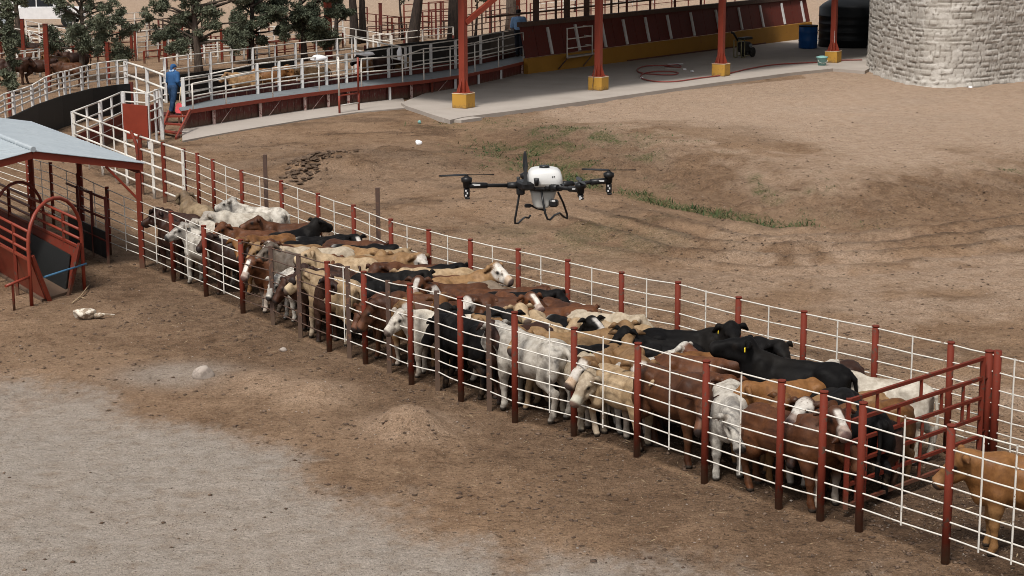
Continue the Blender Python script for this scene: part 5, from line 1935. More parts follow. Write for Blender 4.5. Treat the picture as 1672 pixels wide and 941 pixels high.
# boarding below
sets = []
for i, (a, c) in enumerate(zip(outer[:-1], outer[1:])):
    n = max(2, int(np.linalg.norm(c - a) / .42))
    b = MB()
    for k in range(n):
        u, v = lerp(a, c, (k + .02) / n), lerp(a, c, (k + .98) / n)
        o_ = np.array([0, .28 + .012 * (k % 2), 0])
        u, v = u + o_, v + o_
        b.box8([P3(u[:2], .02), P3(v[:2], .02), P3(v[:2] + [0, .04], .02), P3(u[:2] + [0, .04], .02), P3(u[:2], ZD - .06), P3(v[:2], ZD - .06), P3(v[:2] + [0, .04], ZD - .06), P3(u[:2] + [0, .04], ZD - .06)])
    b.build('board', 'red_faded' if i < 5 else 'red_dark', wk)


def on_line(line, x):
    for a, c in zip(line[:-1], line[1:]):
        xa, xc = PJ(a)[0], PJ(c)[0]
        if min(xa, xc) - .5 <= x <= max(xa, xc) + .5:
            return lerp(a, c, (x - xa) / (xc - xa))
    return line[0] if abs(PJ(line[0])[0] - x) < abs(PJ(line[-1])[0] - x) else line[-1]


for x, m in ((348, 'faded_post'), (424, 'faded_post'), (497, 'faded_post'), (535, 'faded_post'), (568, 'faded_post'), (636, 'white_post'), (671, 'faded_post'), (705, 'red'), (743, 'white_post'), (781, 'white_post'), (818, 'white_post'), (852, 'faded_post')):
    p = on_line(outer, x) + np.array([0, .10, 0])
    MB().bar(P3(p[:2], -.05), P3(p[:2], ZD - .055), .12, .10).build('leg', m, wk)
for x in (358, 437, 508, 710):
    p = on_line(outer, x)
    q = on_line(outer, x + 22)
    MB().tube([P3(p[:2] + [0, .05], .03), P3(q[:2] + [0, .05], ZD - .08)], .015, 5).build('brace', 'faded_post', wk)

# inner fence of white posts and rails with red boarding at its foot
itop = [(292, 129), (345, 121), (421, 104.5), (494, 96.5), (566, 88.5), (635, 79), (704, 71.5), (744, 66), (790, 57), (866, 43)]
def top_at(line, tab, x):
    p = on_line(line, x)
    xs_ = [t[0] for t in tab]; ys_ = [t[1] for t in tab]
    return p, ZT(p, float(np.interp(x, xs_, ys_)))


ipx = [300, 345, 421, 456, 494, 533, 566, 600, 635, 670, 704, 744, 785, 820, 862]
ips = []
for x in ipx:
    p, z = top_at(inner, itop, x)
    ips.append((p[:2], z, 'white_post', .13 if x not in (600, 820) else .07))
pf = thing('alley_fence', 'white post and rail fence with red boards along the back of the walkway', 'fence', (*ips[0][0], 0))
for (xy, z, m, w) in ips:
    MB().bar(P3(xy, .0), P3(xy, z + .02), w, w).build('post', m, pf)
for f_ in (1.0, .72, .44, .17):
    for (a, c) in zip(ips[:-1], ips[1:]):
        MB().tube([P3(a[0], ZD + (a[1] - ZD) * f_), P3(c[0], ZD + (c[1] - ZD) * f_)], .030, 6).build('rail', 'white', pf)
for (a, c) in zip(ips[:-1], ips[1:]):
    n = 4; b = MB()
    for k in range(n):
        u = lerp(a[0], c[0], (k + .02) / n) + [0, .09]; v = lerp(a[0], c[0], (k + .98) / n) + [0, .09]
        b.box8([P3(u, .02), P3(v, .02), P3(v + [0, .04], .02), P3(u + [0, .04], .02), P3(u, ZD + .30), P3(v, ZD + .30), P3(v + [0, .04], ZD + .30), P3(u + [0, .04], ZD + .30)])
    b.build('board', 'red_dark' if a[0][0] > -7 else 'red_faded', pf)

# hand rail on the outer edge of the walkway
opx = [315, 369, 445, 521, 590, 657, 692, 735, 775, 814, 854]
ot = [(315, 137), (369, 126), (445, 112), (521, 103), (590, 96), (657, 92), (692, 80), (735, 76), (775, 70), (814, 61), (866, 51)]
ops = []
for x in opx:
    p, z = top_at(outer, ot, x)
    ops.append((p[:2], z))
hr = thing('handrail', 'thin white handrail along the outer edge of the walkway', 'handrail', (*ops[0][0], ZD))
for (xy, z) in ops:
    MB().tube([P3(xy, ZD - .12), P3(xy, z)], .032, 6).build('post', 'white', hr)
for f_ in (1.0, .52):
    for (a, c) in zip(ops[:-1], ops[1:]):
        MB().tube([P3(a[0], ZD + (a[1] - ZD) * f_), P3(c[0], ZD + (c[1] - ZD) * f_)], .026, 6).build('rail', 'white', hr)

# ladder and end steps
lt = thing('ladder', 'upright red and white ladder against the walkway', 'ladder', (*U(556, 187)[:2], 0))
la, lb = U(554.5, 187), U(586, 182)
for p in (la, lb):
    MB().tube([P3(p[:2], -.03), P3(p[:2], .72)], .045, 8).build('stile', 'red_bright', lt)
    MB().tube([P3(p[:2], .72), P3(p[:2], ZT(p, 94))], .04, 8).build('upper_stile', 'white' if p is la else 'red_bright', lt)
for z in (.34, .72):
    MB().tube([P3(la[:2], z), P3(lb[:2], z)], .035, 6).build('rung', 'white' if z < .5 else 'red_bright', lt)
sp = thing('steps', 'slanting red steel steps up to the end of the walkway', 'steps', (*U(290, 226)[:2], 0))
sa0, sa1 = U(287, 228), U(311, 181, ZD)
sb0, sb1 = U(262, 221), U(276, 183, ZD)
MB().bar(sa0, sa1, .06, .16).build('stringer', 'red_bright', sp)
MB().bar(sb0, sb1, .06, .16).build('stringer', 'red_bright', sp)
for f_ in (.20, .50, .80):
    MB().bar(lerp(sb0, sb1, f_), lerp(sa0, sa1, f_), .24, .05).build('tread', 'red_bright', sp)

# ---- back fence of the alley
def px_fence(name, lab, cat, tops, zt_, post_x, m_post='white_post', m_rail='white', fr=(1, .72, .45, .18), pw=.12, rr=.03, zb=0.0, group=None):
    line = [U(x, y, zt_) for x, y in tops]
    f = thing(name, lab, cat, (*line[0][:2], 0), group)
    P_ = [on_line(line, x) for x in post_x]
    for i, p in enumerate(P_):
        w = pw if i % 2 == 0 else pw * .55
        MB().bar(P3(p[:2], zb - .03), P3(p[:2], zt_ + .01), w, w).build('post', m_post, f)
    for q in fr:
        z = zb + (zt_ - zb) * q
        for a, c in zip(line[:-1], line[1:]):
            MB().tube([P3(a[:2], z), P3(c[:2], z)], rr, 6).build('rail', m_rail, f)
    return f, line


f3, l3 = px_fence('alley_fence', 'white rail fence on the far side of the cattle alley, behind the tan cattle', 'fence', [(262, 96), (343, 86), (412, 79), (482, 71), (550, 64), (577, 61.5)], 1.85, (268, 306, 343, 378, 412, 448, 482, 516, 550, 574))
MB().sheet([P3(p[:2] + [0, .16], 1.08) for p in l3[:4]], [P3(p[:2] + [0, .16], .02) for p in l3[:4]], .04).build('rubber_sheet', 'black', f3)
f4, l4 = px_fence('cross_gate', 'white tubular gate standing open across the cattle alley', 'gate', [(580, 62), (618, 70), (662, 78)], 1.75, (580, 600, 618, 640, 662), fr=(1, .66, .33), rr=.04)
bl = [U(*p, 1.6) for p in [(596, 80), (660, 71), (740, 63), (800, 56), (870, 45)]]
t = thing('rubber_wall', 'long black rubber sheet wall behind the white rails next to the first column', 'wall', (*bl[0][:2], 0))
MB().sheet(bl, [P3(p[:2], .0) for p in bl], .06).build('sheet', 'black', t)
for p in bl:
    MB().bar(P3(p[:2] + [0, .1], 0), P3(p[:2] + [0, .1], 1.75), .1, .1).build('post', 'red_dark', t)

# ---- curved black crowding wall with its rail
ct = [U(*p, 1.15) for p in [(-60, 222), (-20, 206), (22, 189), (60, 171), (100, 157), (150, 144.5), (190, 138.5), (214, 136.5)]]
sw = thing('crowding_wall', 'curved black rubber crowding wall with worn scuffs behind the shed roof', 'wall', (*ct[3][:2], 0))
MB().sheet(ct, [P3(p[:2], -.05) for p in ct], .07).build('sheet', 'black', sw)
MB().bar(P3(ct[-1][:2], -.05), P3(ct[-1][:2], 1.2), .14, .14).build('end_post', 'red_dark', sw)
rt_ = [(-60, 182), (0, 163), (15, 154), (42, 146), (60, 140), (82, 126.5), (103, 119), (120, 115.5), (140, 109.5), (166, 103.5), (196, 99.5), (214, 98)]
f5 = thing('curved_fence', 'curved white rail fence running above the black crowding wall', 'fence', (*ct[3][:2], 0))
cp_ = []
for i, x in enumerate((-50, -20, 2, 16, 30, 43, 60, 72, 82, 103, 112, 120, 140, 150, 166, 180, 196, 212)):
    p = on_line(ct, x)
    q0_ = on_line(ct, x - 8); q1_ = on_line(ct, x + 8)
    dd_ = (q1_ - q0_)[:2]; nn_ = np.array([-dd_[1], dd_[0]]); nn_ /= np.linalg.norm(nn_)
    if nn_ @ (p[:2] - _c0[:2]) < 0: nn_ = -nn_
    p = p + np.array([*(nn_ * .14), 0])
    cp_.append((p[:2], ZT(p, float(np.interp(x, [q[0] for q in rt_], [q[1] for q in rt_])))))
    w = .10 if i % 2 == 0 else .05
    MB().bar(P3(p[:2], -.03), P3(p[:2], cp_[-1][1] + .02), w, w).build('post', 'white_post', f5)
for q in (1, .76, .52, .26):
    for (a, c) in zip(cp_[:-1], cp_[1:]):
        MB().tube([P3(a[0], 1.15 + (a[1] - 1.15) * q), P3(c[0], 1.15 + (c[1] - 1.15) * q)], .03, 6).build('rail', 'white', f5)
f6, l6 = px_fence('swing_gate', 'white tubular gate slanting down to the blue-clad worker', 'gate', [(203, 101), (235, 111), (268, 123)], 1.9, (204, 222, 240, 262), fr=(1, .74, .5), rr=.045)

# ---- near corner of the alley : white fences, red sheet
f7, l7 = px_fence('corner_fence', 'white rail fence with red boards at the corner above the shed roof', 'fence', [(118, 183), (160, 167), (200, 150)], 1.55, (119, 141, 163, 181, 200), fr=(1, .76, .55, .3))
MB().sheet([P3(p[:2] + [0, .1], .78) for p in l7], [P3(p[:2] + [0, .1], 0) for p in l7], .05).build('board', 'red', f7)
f8, l8 = px_fence('corner_fence', 'short white rail fence with thick posts beside the flat red steel sheet', 'fence', [(200, 150.5), (240, 153), (262, 145.5)], 1.75, (201, 220, 240, 252, 262), fr=(1, .82, .64, .46))
f9, l9 = px_fence('corner_fence', 'long white rail fence slanting from the corner down to the pen', 'fence', [(118, 183), (165, 200), (228, 223), (262, 234), (299, 246)], 1.6, (120, 142, 164, 186, 205, 228, 248, 266, 298), m_post='white', fr=(1, .78, .57, .37, .18), pw=.07)
for x in (228, 266):
    p = on_line(l9, x)
    MB().bar(P3(p[:2], -.03), P3(p[:2], 1.65), .1, .1).build('post', 'red', f9)
p0, p1 = U(203, 224, .35), U(243, 226, .35)
zt0 = ZT(p0, 169)
rs_ = thing('steel_sheet', 'flat red steel sheet door among white posts beside the worker', 'steel sheet', (*p0[:2], 0))
MB().sheet([P3(p0[:2], zt0), P3(p1[:2], zt0 - .05)], [P3(p0[:2], .30), P3(p1[:2], .28)], .05).build('sheet', 'red_bright', rs_)
for p in (p0, p1):
    MB().bar(P3(p[:2] + [0, .07], -.02), P3(p[:2] + [0, .07], zt0 + .25), .1, .08).build('post', 'white_post', rs_)
q0, q1 = U(246, 205, .4), U(258, 200, .4)
MB().sheet([P3(q0[:2], 1.1), P3(q1[:2], 1.1)], [P3(q0[:2], .1), P3(q1[:2], .1)], .05).build('side_sheet', 'red', rs_)
MB().bar(P3(U(258, 216)[:2], 0), P3(U(258, 216)[:2], ZT(U(258, 216), 146)), .14, .12).build('end_post', 'white_post', rs_)

for (px, py, zz, r_, lab, sd_) in ((519, 95, 1.75, (.34, .10, .13), 'white rag draped over the alley rail left of the ladder', 3), (652, 88, 1.75, (.12, .09, .34), 'white rag hanging from the cross gate', 5), (598, 88, 1.8, (.45, .10, .10), 'pale rag bundle lying along the top rail right of the ladder', 8)):
    c = on_line(inner, px) if px != 652 else U(px, py, zz)
    c = np.array([c[0], c[1] - .03, ZT(c, py)])
    blob('rag', 'litter', tuple(c), r_, lab, 'rag', sd_, 3, None, .1, .4)
for (x0, yt0, yb0, x1, yt1, yb1, n) in ():
    pass
# ---- cattle in the alley and in the far pens
ALLEY = [(398, 119, 1.1, 178, 'T', 'M', 'fawn cow in the alley behind the walkway rails, leftmost'), (438, 116, 1.1, 8, 'G', 'L', 'golden cow in the alley, second from the left behind the rails'),
         (470, 113, 1.1, 100, 'G', 'D', 'golden cow turned away in the alley, behind the thick white post'), (512, 110, 1.1, 180, 'T', 'D', 'fawn cow in the alley, rightmost before the ladder'),
         (610, 96, 1.1, 176, 'B', 'M', 'black cow in the alley just right of the ladder'), (622, 99, 1.05, 20, 'DR', 'M', 'dark red cow in the alley right of the ladder'),
         (646, 94, 1.1, 170, 'T', 'L', 'pale fawn cow in the alley right of the ladder'), (600, 106, .95, 90, 'G', 'D', 'golden rump in the alley right beside the ladder'),
         (36, 78, 1.1, 170, 'R', 'M', 'red-brown cow in the far pens by the columnar cypress'), (64, 98, 1.1, 20, 'DR', 'M', 'dark red cow in the far pens, below the white railings'),
         (110, 103, 1.1, 176, 'R', 'D', 'red-brown cow in the far pens left of the broad tree trunk'), (92, 92, 1.1, 160, 'G', 'L', 'golden brown cow in the far pens behind the white railings'), (20, 100, 1.1, 10, 'DR', 'L', 'dark red cow in the far pens at the edge of the photo'), (52, 70, 1.1, 190, 'DR', 'M', 'dark red cow in the far pens just below the white pickup'), (84, 76, 1.1, 15, 'RW', 'LR', 'white-faced red cow in the far pens'), (120, 88, 1.1, 200, 'DR', 'L', 'dark red cow in the far pens right behind the broad tree trunk')]
for i, (px, py, z, hd, ctt, ps, lab) in enumerate(ALLEY):
    p = U(px, py, z)
    add_cow(p[0], p[1], hd, ctt, ps, 1.0, i % 3, lab, None, 'cattle standing in the alley and far pens')
# ================================================================== FAR PENS
def post_fence(lab, x0, yt0, yb0, x1, yt1, yb1, n, m, fr=(1, .72, .45, .2), w=.10, rr=.03, name='corral_fence', cat='fence', group='pipe fences of the far pens', rails=None):
    a, c = U(x0, yb0), U(x1, yb1)
    za, zc = ZT(a, yt0), ZT(c, yt1)
    f = thing(name, lab, cat, (*a[:2], 0), group)
    for k in range(n):
        t = k / (n - 1)
        p = lerp(a, c, t); z = za + (zc - za) * t
        MB().bar(P3(p[:2], -.03), P3(p[:2], z), w, w).build('post', m, f)
    for q in fr:
        MB().tube([P3(a[:2], za * q), P3(c[:2], zc * q)], rr, 6).build('rail', rails or m, f)
    return f


BF = [
 ('red pipe gate frame right of the broad tree trunk', 148, 56, 100, 222, 51, 96, 4, 'red', (.98, .62, .28)),
 ('pale rail fence between the two left trees', 224, 52, 98, 292, 44, 90, 5, 'white', (1, .8, .62, .44, .26)),
 ('red pipe fence under the second tree', 236, 84, 104, 330, 74, 96, 5, 'red', (1, .5)),
 ('white rail fence just behind the curved fence, left', -30, 92, 140, 66, 80, 126, 5, 'white', (1, .68, .38)),
 ('white rail fence behind the columnar cypress', 30, 88, 126, 132, 78, 112, 5, 'white', (1, .75, .5, .26)),
 ('white rail fence high at the left edge of the photo', -20, 40, 80, 100, 58, 96, 6, 'white', (1, .7, .4)),
 ('white rail fence right of the left vehicle', 44, 34, 66, 160, 58, 86, 6, 'white', (1, .7, .4)),
 ('pale rail fence running down between the red posts at the far left', 52, 52, 84, 118, 84, 118, 5, 'white', (1, .76, .5, .26)),
 ('thin pale rail fence crossing behind the broad tree trunk', 86, 66, 98, 170, 62, 92, 6, 'white', (1, .7, .45, .2)),
 ('red rail fence behind the cattle at the far left', -20, 66, 98, 90, 54, 84, 6, 'red', (1, .7, .4)),
 ('red rail fence half hidden under the second tree, nearer row', 240, 66, 94, 345, 58, 84, 6, 'red', (1, .66, .33)),
 ('white rail fence under the second and third trees', 290, 82, 108, 440, 72, 96, 8, 'white', (1, .7, .4)),
 ('brown rail fence behind the second tree', 200, 36, 68, 330, 26, 56, 7, 'brown', (1, .7, .4)),
 ('red rail fence between the third tree and the tall column', 440, 68, 92, 560, 54, 78, 6, 'red', (1, .66, .33)),
 ('white rail fence behind the dark trees', 400, 48, 76, 560, 34, 62, 8, 'white', (1, .7, .45, .2)),
 ('brown rail fence between the bare trunks', 600, 44, 72, 745, 34, 60, 8, 'brown', (1, .7, .4)),
 ('red rail fence right of the leaning trunk, farther row', 660, 8, 44, 760, 2, 38, 6, 'red', (1, .7, .4)),
 ('white rail fence along the far yard at the upper left', 120, 28, 56, 240, 20, 48, 7, 'white', (1, .66, .33)),
 ('red rail fence low behind the left fences', 100, 78, 108, 180, 70, 100, 5, 'red', (1, .6, .3)),
 ('red rail fence under the third tree', 330, 62, 92, 420, 54, 84, 5, 'red_dark', (1, .6, .3)),
 ('thin pale rail fence under the third tree', 290, 68, 96, 420, 62, 90, 7, 'white', (1, .7, .4)),
 ('red top rail fence behind the golden alley cattle', 405, 74, 100, 540, 58, 84, 4, 'red', (1, .3)),
 ('pale rail fence right of the tall red column', 545, 42, 74, 640, 58, 84, 6, 'white', (1, .6)),
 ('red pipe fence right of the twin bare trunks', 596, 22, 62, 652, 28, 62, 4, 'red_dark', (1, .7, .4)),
 ('red pipe fence in front of the leaning trunk', 620, 30, 70, 700, 26, 62, 5, 'red', (1, .75, .5, .25)),
 ('dark pipe fence right of the leaning trunk', 676, 20, 66, 748, 18, 62, 6, 'red_dark', (1, .66, .33)),
 ('pale rail fence behind the alley cross gate', 610, 58, 84, 740, 44, 70, 6, 'white', (1, .6)),
 ('brown rail fence left of the blue-shirted man', 756, 26, 66, 846, 10, 54, 7, 'brown', (1, .78, .56, .34)),
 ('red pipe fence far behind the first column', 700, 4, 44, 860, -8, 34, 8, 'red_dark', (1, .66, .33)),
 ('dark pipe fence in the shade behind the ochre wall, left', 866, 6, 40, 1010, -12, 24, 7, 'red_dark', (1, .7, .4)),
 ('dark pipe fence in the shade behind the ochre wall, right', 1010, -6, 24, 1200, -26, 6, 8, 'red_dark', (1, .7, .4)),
 ('pale rail fence seen through the open barn back', 880, -6, 26, 1100, -30, 6, 7, 'white', (1, .6, .3)),
 ('red pipe fence along the far pale yard', 380, 30, 60, 600, 12, 40, 9, 'red_dark', (1, .66, .33)),
]
for (lab, x0, yt0, yb0, x1, yt1, yb1, n, m, fr) in BF:
    post_fence(lab, x0, yt0, yb0, x1, yt1, yb1, n, m, fr)
for (x, yt, yb, w, lab) in ((41, 32, 122, .16, 'tall red post by the white vehicle at the left'), (80, 40, 152, .19, 'thick red post left of the broad tree trunk'), (178, 70, 138, .14, 'red post right of the broad tree trunk'), (17, 150, 196, .10, 'short red post below the columnar cypress'),
                          (271, 61, 116, .17, 'red post behind the worker in blue'), (261, 32, 86, .10, 'dark red post between the two left trees'), (299, 22, 82, .10, 'thin red post left of the second trunk'),
                          (363, 38, 104, .13, 'red post right of the second trunk'), (382, 34, 100, .15, 'dark post under the third tree'), (216, 49, 100, .14, 'twin red gate post, left one'), (222, 49, 100, .12, 'twin red gate post, right one'),
                          (622, 6, 70, .20, 'dark red post beside the twin bare trunks'), (712, 6, 64, .12, 'dark red post between the bare trunks, nearer one'), (720, 4, 62, .12, 'dark red post between the bare trunks, farther one'),
                          (801, -10, 56, .18, 'dark red post left of the blue-shirted man'), (808, -10, 56, .10, 'thin dark post left of the blue-shirted man'), (846, -12, 46, .30, 'thick red post behind the blue-shirted man')):
    c = U(x, yb)
    t = thing('corral_post', lab, 'post', (c[0], c[1], 0), 'tall posts of the far pens')
    z = ZT(c, yt)
    MB().bar(P3(c[:2], -.05), P3(c[:2], z), w, w).build('shaft', 'red' if 'dark' not in lab else 'red_dark', t)
    MB().box((c[0], c[1], z + .015), (w * 1.25, w * 1.25, .03)).build('cap', 'red_dark', t)

# ================================================================== TREES
def leafmat(name, a, b):
    k = NT(name)
    p = k.geo()
    n1 = k.noise(p, .9, 3); n2 = k.noise(p, 7, 2)
    c = k.mix(k.ramp(n1, .35, .65), a, b)
    c = k.mix(k.ramp(n2, .4, .7, 0, .5), c, tuple(x * 1.6 for x in b))
    k.col(c); k.rough(.7, .2)
    return k.m


MT['leaf'] = leafmat('juniper_foliage', (.060, .071, .048), (.112, .122, .080))
MT['leaf_dark'] = leafmat('dark_pine_foliage', (.044, .056, .038), (.084, .096, .062))
MT['leaf_pale'] = leafmat('dusty_foliage', (.075, .09, .06), (.14, .15, .10))


def foliage(pts, rad, n, size, seed):
    """sprays of small narrow leaves thrown about a set of twig points"""
    rng = np.random.default_rng(seed)
    pts = np.asarray(pts); rad = np.asarray(rad)
    w = rad ** 2; w = w / w.sum()
    k = rng.choice(len(pts), n, p=w)
    d = rng.normal(0, 1, (n, 3)); d /= np.linalg.norm(d, axis=1)[:, None]
    r = rad[k] * rng.random(n) ** .55
    c = pts[k] + d * r[:, None] * np.array([1, 1, .8])
    dirn = d * .8 + rng.normal(0, .4, (n, 3)) + np.array([0, 0, -.05])
    dirn /= np.linalg.norm(dirn, axis=1)[:, None]
    sd_ = np.cross(dirn, rng.normal(0, 1, (n, 3))); sd_ /= np.linalg.norm(sd_, axis=1)[:, None]
    L = size * (.5 + 1.1 * rng.random(n) ** 2)[:, None]; Wd = L * .16
    V = np.stack([c - dirn * L * .5, c + sd_ * Wd, c + dirn * L * .5, c - sd_ * Wd], 1).reshape(-1, 3)
    F = np.arange(4 * n).reshape(-1, 4)
    return V, F


def tree(name, lab, px, py, trunk_r, h0, crown, mat, bark='bark', n=7750, size=.2, seed=1, lean=(0, 0), twin=0, limbs=9, fork=.5, group='trees among the far pens'):
    """crown: list of (dx, dz, r) lobes in metres relative to the foot"""
    c = U(px, py)
    rng = np.random.default_rng(seed)
    t = thing(name, lab, 'tree', (c[0], c[1], 0), group)
    ztop = max(d[1] for d in crown)
    b = MB()
    pts = []; rs = []
    for k in range(9):
        f_ = k / 8
        pts.append(c + np.array([lean[0] * f_ + .10 * math.sin(3 * f_ + seed), lean[1] * f_ + .08 * math.cos(4 * f_ + seed), -.1 + (ztop * .86) * f_]))
        rs.append(trunk_r * (1.25 - .2 * min(1, f_ * 8)) * (1 - .80 * f_))
    b.tube(pts, rs, 9)
    b.build('trunk', bark, t)
    tips = []; rad = []
    lb = MB()
    for i, (dx, dz, r) in enumerate(crown):
        dy = rng.uniform(-.8, .8) * r
        e = c + np.array([dx, dy, dz])
        f_ = min(.95, max(fork * .6, (dz - r * .8) / (ztop * .9)))
        s = c + np.array([lean[0] * f_, lean[1] * f_, ztop * .86 * f_])
        m = lerp(s, e, .5) + np.array([rng.normal(0, .1), rng.normal(0, .1), rng.uniform(-.05, .2)])
        lb.tube([s, m, e], [trunk_r * .42, trunk_r * .26, trunk_r * .08], 6)
        for q in range(7):
            d = rng.normal(0, 1, 3); d /= np.linalg.norm(d)
            tip = e + d * r * rng.uniform(.35, 1.0) * np.array([1, 1, .75])
            lb.tube([lerp(m, e, rng.uniform(.5, 1)), tip], [trunk_r * .10, trunk_r * .03], 4)
            tips.append(tip); rad.append(r * rng.uniform(.22, .48))
        tips.append(e); rad.append(r * .5)
    lb.build('limb', bark, t)
    V, F = foliage(tips, rad, n, size, seed)
    cm = MB(); cm.v = [tuple(v) for v in V]; cm.f = [tuple(f) for f in F]; cm.sm = [False] * len(F)
    cm.build('crown', mat, t, recalc=False)
    return t


def lobes(seed, w, z0, z1, r, n, dx=0.0, taper=.5):
    rng = np.random.default_rng(seed)
    out = []
    for i in range(n):
        f_ = (i + .5) / n
        out.append((dx + rng.uniform(-1, 1) * w * (1 - taper * f_), z0 + (z1 - z0) * f_, r * rng.uniform(.7, 1.15) * (1 - .3 * f_)))
    return out


tree('cypress_tree', 'narrow columnar cypress at the left edge of the photo', 21, 152, .13, 0, lobes(1, .12, .35, 4.6, .42, 16, 0, .1), MT['leaf'], n=10850, size=.16, seed=3)
tree('juniper_tree', 'broad tree with grey trunk standing among the far pens at the left', 137, 132, .16, 1.4, lobes(5, 2.2, 1.3, 5.8, .8, 34, .4, .15), MT['leaf'], n=43069, size=.14, seed=5)
tree('juniper_tree', 'broad tree with a stout forked trunk behind the worker in blue', 322, 124, .22, 1.4, lobes(8, 2.7, 1.4, 6.0, .8, 40, .2, .15), MT['leaf'], n=49696, size=.14, seed=8)
tree('pine_tree', 'dark bushy tree between the forked tree and the tall red column', 414, 104, .18, 1.2, lobes(11, 1.5, 1.0, 6.2, .8, 30, .2, .1), MT['leaf_dark'], 'bark_dark', n=49696, size=.14, seed=11)
tree('pine_tree', 'dense dark tree just left of the tall red column', 494, 100, .18, 1.2, lobes(14, 1.9, 1.0, 6.2, .85, 34, .1, .1), MT['leaf_dark'], 'bark_dark', n=57978, size=.14, seed=14)
tree('pine_tree', 'small dark tree crown pressed against the tall red column', 552, 84, .16, 1.2, lobes(17, .8, 2.0, 5.6, .75, 11, .1, .2), MT['leaf_dark'], 'bark_dark', n=19878, size=.14, seed=17)
tree('pine_tree', 'thick bare trunk, left one of the twin trunks right of the tall red column', 577, 72, .30, 3.5, lobes(20, 1.4, 6.6, 9, 1.0, 9), MT['leaf_dark'], 'bark_dark', n=19324, size=.14, seed=20, lean=(-.2, 0))
tree('pine_tree', 'slimmer bare trunk, right one of the twin trunks right of the tall red column', 593, 70, .24, 3.5, lobes(22, 1.2, 6.6, 9, .9, 8), MT['leaf_dark'], 'bark_dark', n=16564, size=.14, seed=22, lean=(.2, 0))
tree('pine_tree', 'leaning brown trunk in the middle of the far pens', 672, 76, .38, 3.5, lobes(25, 1.8, 5.0, 8.5, 1.0, 10), MT['leaf_dark'], 'bark_dark', n=23191, size=.14, seed=25, lean=(.9, 0))
tree('pine_tree', 'loose dusty sapling crown between the bare trunks', 655, 66, .10, 2.0, lobes(27, .7, 2.6, 4.6, .7, 7), MT['leaf_pale'], 'bark_dark', n=2325, size=.24, seed=27)
tree('pine_tree', 'dark trunk hidden partly behind the first red column', 744, 68, .42, 3.5, lobes(29, 1.6, 6.4, 9, 1.0, 9), MT['leaf_dark'], 'bark_dark', n=17670, size=.14, seed=29)
tree('sapling', 'small drooping sapling right of the first red column', 777, 62, .10, 1.8, lobes(31, .55, 2.3, 4.2, .6, 6), MT['leaf'], 'bark_dark', n=2325, size=.24, seed=31)
tree('pine_tree', 'grey trunk just left of the blue-shirted man', 833, 50, .40, 3.0, lobes(33, 1.8, 5.6, 9, 1.0, 9), MT['leaf_dark'], 'bark', n=16564, size=.14, seed=33)
tree('sapling', 'thin dusty sapling behind the shaded barn back', 940, 20, .10, 2.0, lobes(37, .9, 2.4, 4.6, .7, 6), MT['leaf_dark'], 'bark_dark', n=2325, size=.24, seed=37)
tree('juniper_tree', 'pale dusty tree behind the white vehicle at the top left', 28, 60, .2, 1.0, lobes(39, 2.2, 2.4, 6.0, 1.0, 10, .4), MT['leaf_pale'], n=5580, size=.28, seed=39)
tree('juniper_tree', 'green bush-like tree at the very left edge of the photo', -8, 112, .2, 1.0, lobes(41, 1.0, 1.2, 5.6, .9, 12, 0), MT['leaf'], n=24847, size=.14, seed=41)

# ================================================================== WHITE VEHICLE AT THE TOP LEFT
vc = U(62, 44)
vd = np.array([1.0, .12, 0]); vd /= np.linalg.norm(vd); vn = np.array([vd[1], -vd[0], 0])
veh = thing('pickup_truck', 'white pickup truck parked behind the far pens at the top left', 'pickup truck', (vc[0], vc[1], 0))
MT['car_white'] = paint('white_car_paint', (.72, .72, .73), None, 0, .3)
MT['glass'] = paint('dark_car_glass', (.012, .018, .025), None, 0, .12, spec=.6)
def VP(x, y, z): return np.array([vc[0], vc[1], 0]) + vd * x + vn * y + np.array([0, 0, z])
SCL = 1.35
def vprism(prof, y0, y1):
    b = MB(); n = len(prof)
    b.rings([[VP(x * SCL, y0 * SCL, z * SCL) for x, z in prof], [VP(x * SCL, y1 * SCL, z * SCL) for x, z in prof]], True)
    return b
vprism([(-2.6, .45), (2.5, .45), (2.6, .7), (2.55, .98), (1.2, 1.05), (-2.6, 1.05)], -.88, .88).build('body', 'car_white', veh)
vprism([(-.9, 1.0), (1.25, 1.0), (.55, 1.68), (.3, 1.75), (-.65, 1.75), (-.85, 1.6)], -.78, .78).build('cab', 'car_white', veh)
for s_ in (-1, 1):
    vprism([(-.7, 1.1), (.05, 1.1), (.05, 1.62), (-.62, 1.62)], .785 * s_, .80 * s_).build('window', 'glass', veh)
    vprism([(.12, 1.1), (.98, 1.1), (.5, 1.62), (.12, 1.62)], .785 * s_, .80 * s_).build('window', 'glass', veh)
    for x in (-1.7, 1.7):
        w = MB(); w.tube([VP(x * SCL, (.80 * s_ - .11) * SCL, .38 * SCL), VP(x * SCL, (.80 * s_ + .11) * SCL, .38 * SCL)], .38 * SCL, 18)
        wo_ = w.build('wheel', 'tank', veh)
        w = MB(); w.tube([VP(x * SCL, (.80 * s_ - .115) * SCL, .38 * SCL), VP(x * SCL, (.80 * s_ + .115) * SCL, .38 * SCL)], .2 * SCL, 14)
        w.build('rim', 'roof', wo_)
vprism([(1.0, 1.12), (1.24, 1.06), (.62, 1.66), (.5, 1.66)], -.7, .7).build('windscreen', 'glass', veh)
